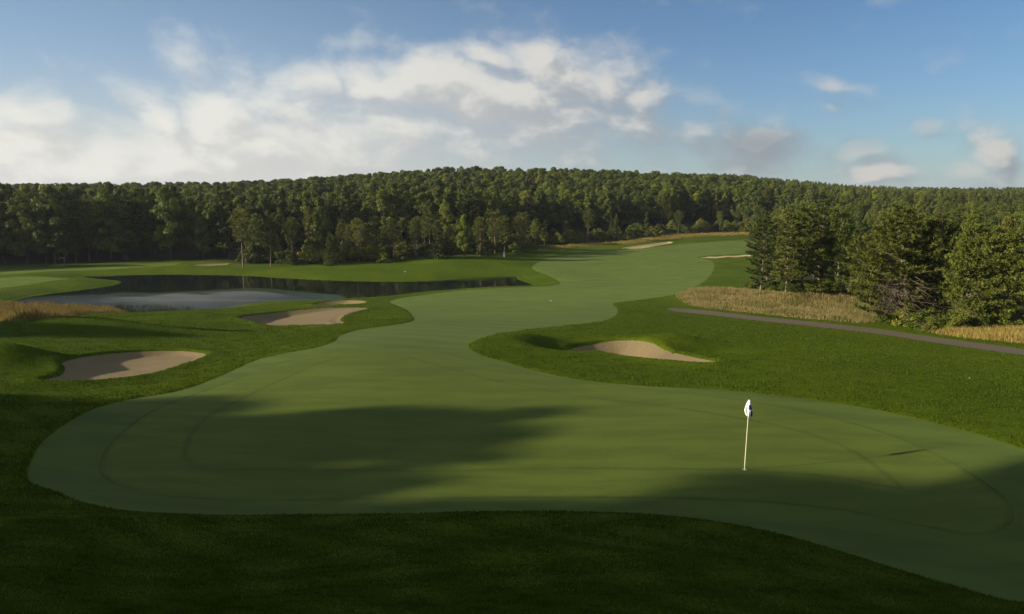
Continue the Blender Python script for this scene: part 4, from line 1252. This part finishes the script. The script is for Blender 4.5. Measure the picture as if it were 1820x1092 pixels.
g = NT(grp); gi_ = g.new('NodeGroupInput'); go_ = g.new('NodeGroupOutput')
gaz, gel = gi_.outputs[0], gi_.outputs[1]
cv = g.new('ShaderNodeCombineXYZ')
g.set(cv.inputs[0], g.math('ADD', gaz, g.math('MULTIPLY', gel, .30))); g.set(cv.inputs[1], g.math('MULTIPLY', g.math('SUBTRACT', gel, g.math('MULTIPLY', gaz, .05)), 1.5))
wn = g.new('ShaderNodeTexNoise'); g.l.new(cv.outputs[0], wn.inputs['Vector']); wn.inputs['Scale'].default_value = 9; wn.inputs['Detail'].default_value = 5
wv_ = g.new('ShaderNodeVectorMath'); wv_.operation = 'MULTIPLY_ADD'; g.l.new(wn.outputs['Color'], wv_.inputs[0]); wv_.inputs[1].default_value = (.07, .07, 0); g.l.new(cv.outputs[0], wv_.inputs[2])
fb = g.noise(wv_.outputs[0], 14, 9, .55)
# warped heap coordinates
ws = g.new('ShaderNodeSeparateXYZ'); g.l.new(wn.outputs['Color'], ws.inputs[0])
haz = g.math('ADD', gaz, g.math('MULTIPLY', g.math('SUBTRACT', ws.outputs[0], .5), .10))
hel = g.math('ADD', gel, g.math('MULTIPLY', g.math('SUBTRACT', ws.outputs[1], .5), .06))
env = None
for px, py, hx_, hy_, wt, sl in HEAPS:
    a0, e0 = ang(px, py); a1, _ = ang(px + hx_, py); _, e1 = ang(px, py - hy_)
    sa, se = abs(a1 - a0), abs(e1 - e0)
    da = g.math('SUBTRACT', haz, a0); de = g.math('SUBTRACT', hel, e0)
    if sl: da = g.math('ADD', da, g.math('MULTIPLY', de, sl))
    r2 = g.math('ADD', g.math('POWER', g.math('DIVIDE', da, sa), 2), g.math('POWER', g.math('DIVIDE', de, se), 2))
    e_ = g.math('MULTIPLY', g.math('EXPONENT', g.math('MULTIPLY', r2, -.8)), wt)
    env = e_ if env is None else g.math('MAXIMUM', env, g.math('ADD', e_, g.math('MULTIPLY', env, .25)))
over = g.math('ADD', g.ramp(gel, .34, .62), g.ramp(g.math('ABSOLUTE', gaz), .95, 1.4), clamp=True)  # unseen cloud overhead and behind, added to lift the fill light in shadows
env = g.math('ADD', env, g.math('MULTIPLY', over, .40))
dn_ = g.math('ADD', g.math('MULTIPLY', env, 1.12), g.math('MULTIPLY', g.math('SUBTRACT', fb, .5), 1.35))
g.set(go_.inputs[0], dn_)
def dens(a_, e_):
    nd = t.new('ShaderNodeGroup'); nd.node_tree = grp; t.set(nd.inputs[0], a_); t.set(nd.inputs[1], e_); return nd.outputs[0]
d0 = dens(AZ, EL)
d1 = dens(t.math('SUBTRACT', AZ, .018), t.math('ADD', EL, .020))
cover = t.ramp(d0, .05, 1.02)
lit = t.math('ADD', .52, t.math('MULTIPLY', t.math('SUBTRACT', d0, d1), 1.1), clamp=True)
def blob(px, py, hx_, hy_):
    a0, e0 = ang(px, py); a1, _ = ang(px + hx_, py); _, e1 = ang(px, py - hy_)
    da = t.math('DIVIDE', t.math('SUBTRACT', AZ, a0), a1 - a0); de = t.math('DIVIDE', t.math('SUBTRACT', EL, e0), e1 - e0)
    return t.math('EXPONENT', t.math('MULTIPLY', t.math('ADD', t.math('MULTIPLY', da, da), t.math('MULTIPLY', de, de)), -1.0))
lit = t.math('SUBTRACT', lit, t.math('MULTIPLY', t.math('ADD', blob(1330, 258, 150, 45), t.math('MULTIPLY', blob(1600, 235, 170, 60), .6)), .62), clamp=True)
leftness = t.ramp(AZ, .45, -.45)
warmc = t.mix(leftness, (.160, .182, .208), (.39, .385, .37))
litc = t.mix(leftness, (.38, .365, .345), (.50, .49, .45))
ccol = t.mix(t.ramp(lit, .25, .85), warmc, litc)
# the milky air low in the sunward sky
mil = t.math('MULTIPLY', t.math('EXPONENT', t.math('DIVIDE', t.math('MAXIMUM', EL, 0), t.math('SUBTRACT', -.085, t.math('MULTIPLY', leftness, .09)))), t.math('ADD', .45, t.math('MULTIPLY', leftness, .55)), clamp=True)
tint = t.new('ShaderNodeMix', data_type='RGBA', blend_type='MULTIPLY'); tint.inputs[0].default_value = 1.0
t.l.new(sky.outputs[0], tint.inputs[6]); tint.inputs[7].default_value = (.76, .96, 1.17, 1)
bg_s = t.new('ShaderNodeBackground'); t.l.new(tint.outputs[2], bg_s.inputs[0]); bg_s.inputs[1].default_value = .052
bg_m = t.new('ShaderNodeBackground'); t.set(bg_m.inputs[0], t.mix(t.ramp(EL, .04, .20), t.mix(leftness, (.30, .36, .39), (.455, .455, .43)), (.33, .42, .51))); bg_m.inputs[1].default_value = 1.0
bg_c = t.new('ShaderNodeBackground'); t.set(bg_c.inputs[0], ccol); bg_c.inputs[1].default_value = 1.0
mx1 = t.new('ShaderNodeMixShader'); t.set(mx1.inputs[0], t.math('MULTIPLY', mil, .95)); t.l.new(bg_s.outputs[0], mx1.inputs[1]); t.l.new(bg_m.outputs[0], mx1.inputs[2])
mx2 = t.new('ShaderNodeMixShader'); t.set(mx2.inputs[0], t.math('MULTIPLY', cover, .92)); t.l.new(mx1.outputs[0], mx2.inputs[1]); t.l.new(bg_c.outputs[0], mx2.inputs[2])
t.l.new(mx2.outputs[0], out.inputs[0])

# pale morning air over the whole scene
hz = link('haze', boxmesh('haze', [(5000, 3400, 110, 0, 1500, 25, .001)], bpy.data.materials.new('haze_air')))
hm = hz.data.materials[0]; hm.use_nodes = True; hm.node_tree.nodes.clear()
ho = hm.node_tree.nodes.new('ShaderNodeOutputMaterial'); hv = hm.node_tree.nodes.new('ShaderNodeVolumePrincipled')
hv.inputs['Color'].default_value = (.88, .92, 1.0, 1); hv.inputs['Density'].default_value = .00009; hv.inputs['Anisotropy'].default_value = .2
hm.node_tree.links.new(hv.outputs[0], ho.inputs['Volume'])
tag(hz, 'pale morning haze filling the air over the course', 'haze', kind='stuff')

# ------------------------------------------------------------------ camera and view
cam = bpy.data.cameras.new('camera'); cam.sensor_width = 36.0; cam.lens = 36.0 * F / PW; cam.clip_start = .1; cam.clip_end = 8000
co = link('camera', cam); co.location = tuple(CAM); co.rotation_euler = (math.pi / 2 - PITCH, 0, 0)
S.camera = co
S.render.resolution_x, S.render.resolution_y = 1024, 614
vs = S.view_settings; vs.view_transform = 'Standard'; vs.look = 'None'; vs.exposure = 0.75; vs.gamma = 1.0; vs.use_curve_mapping = False
S.cycles.volume_bounces = 0; S.cycles.max_bounces = 6; S.cycles.diffuse_bounces = 3; S.cycles.transmission_bounces = 4
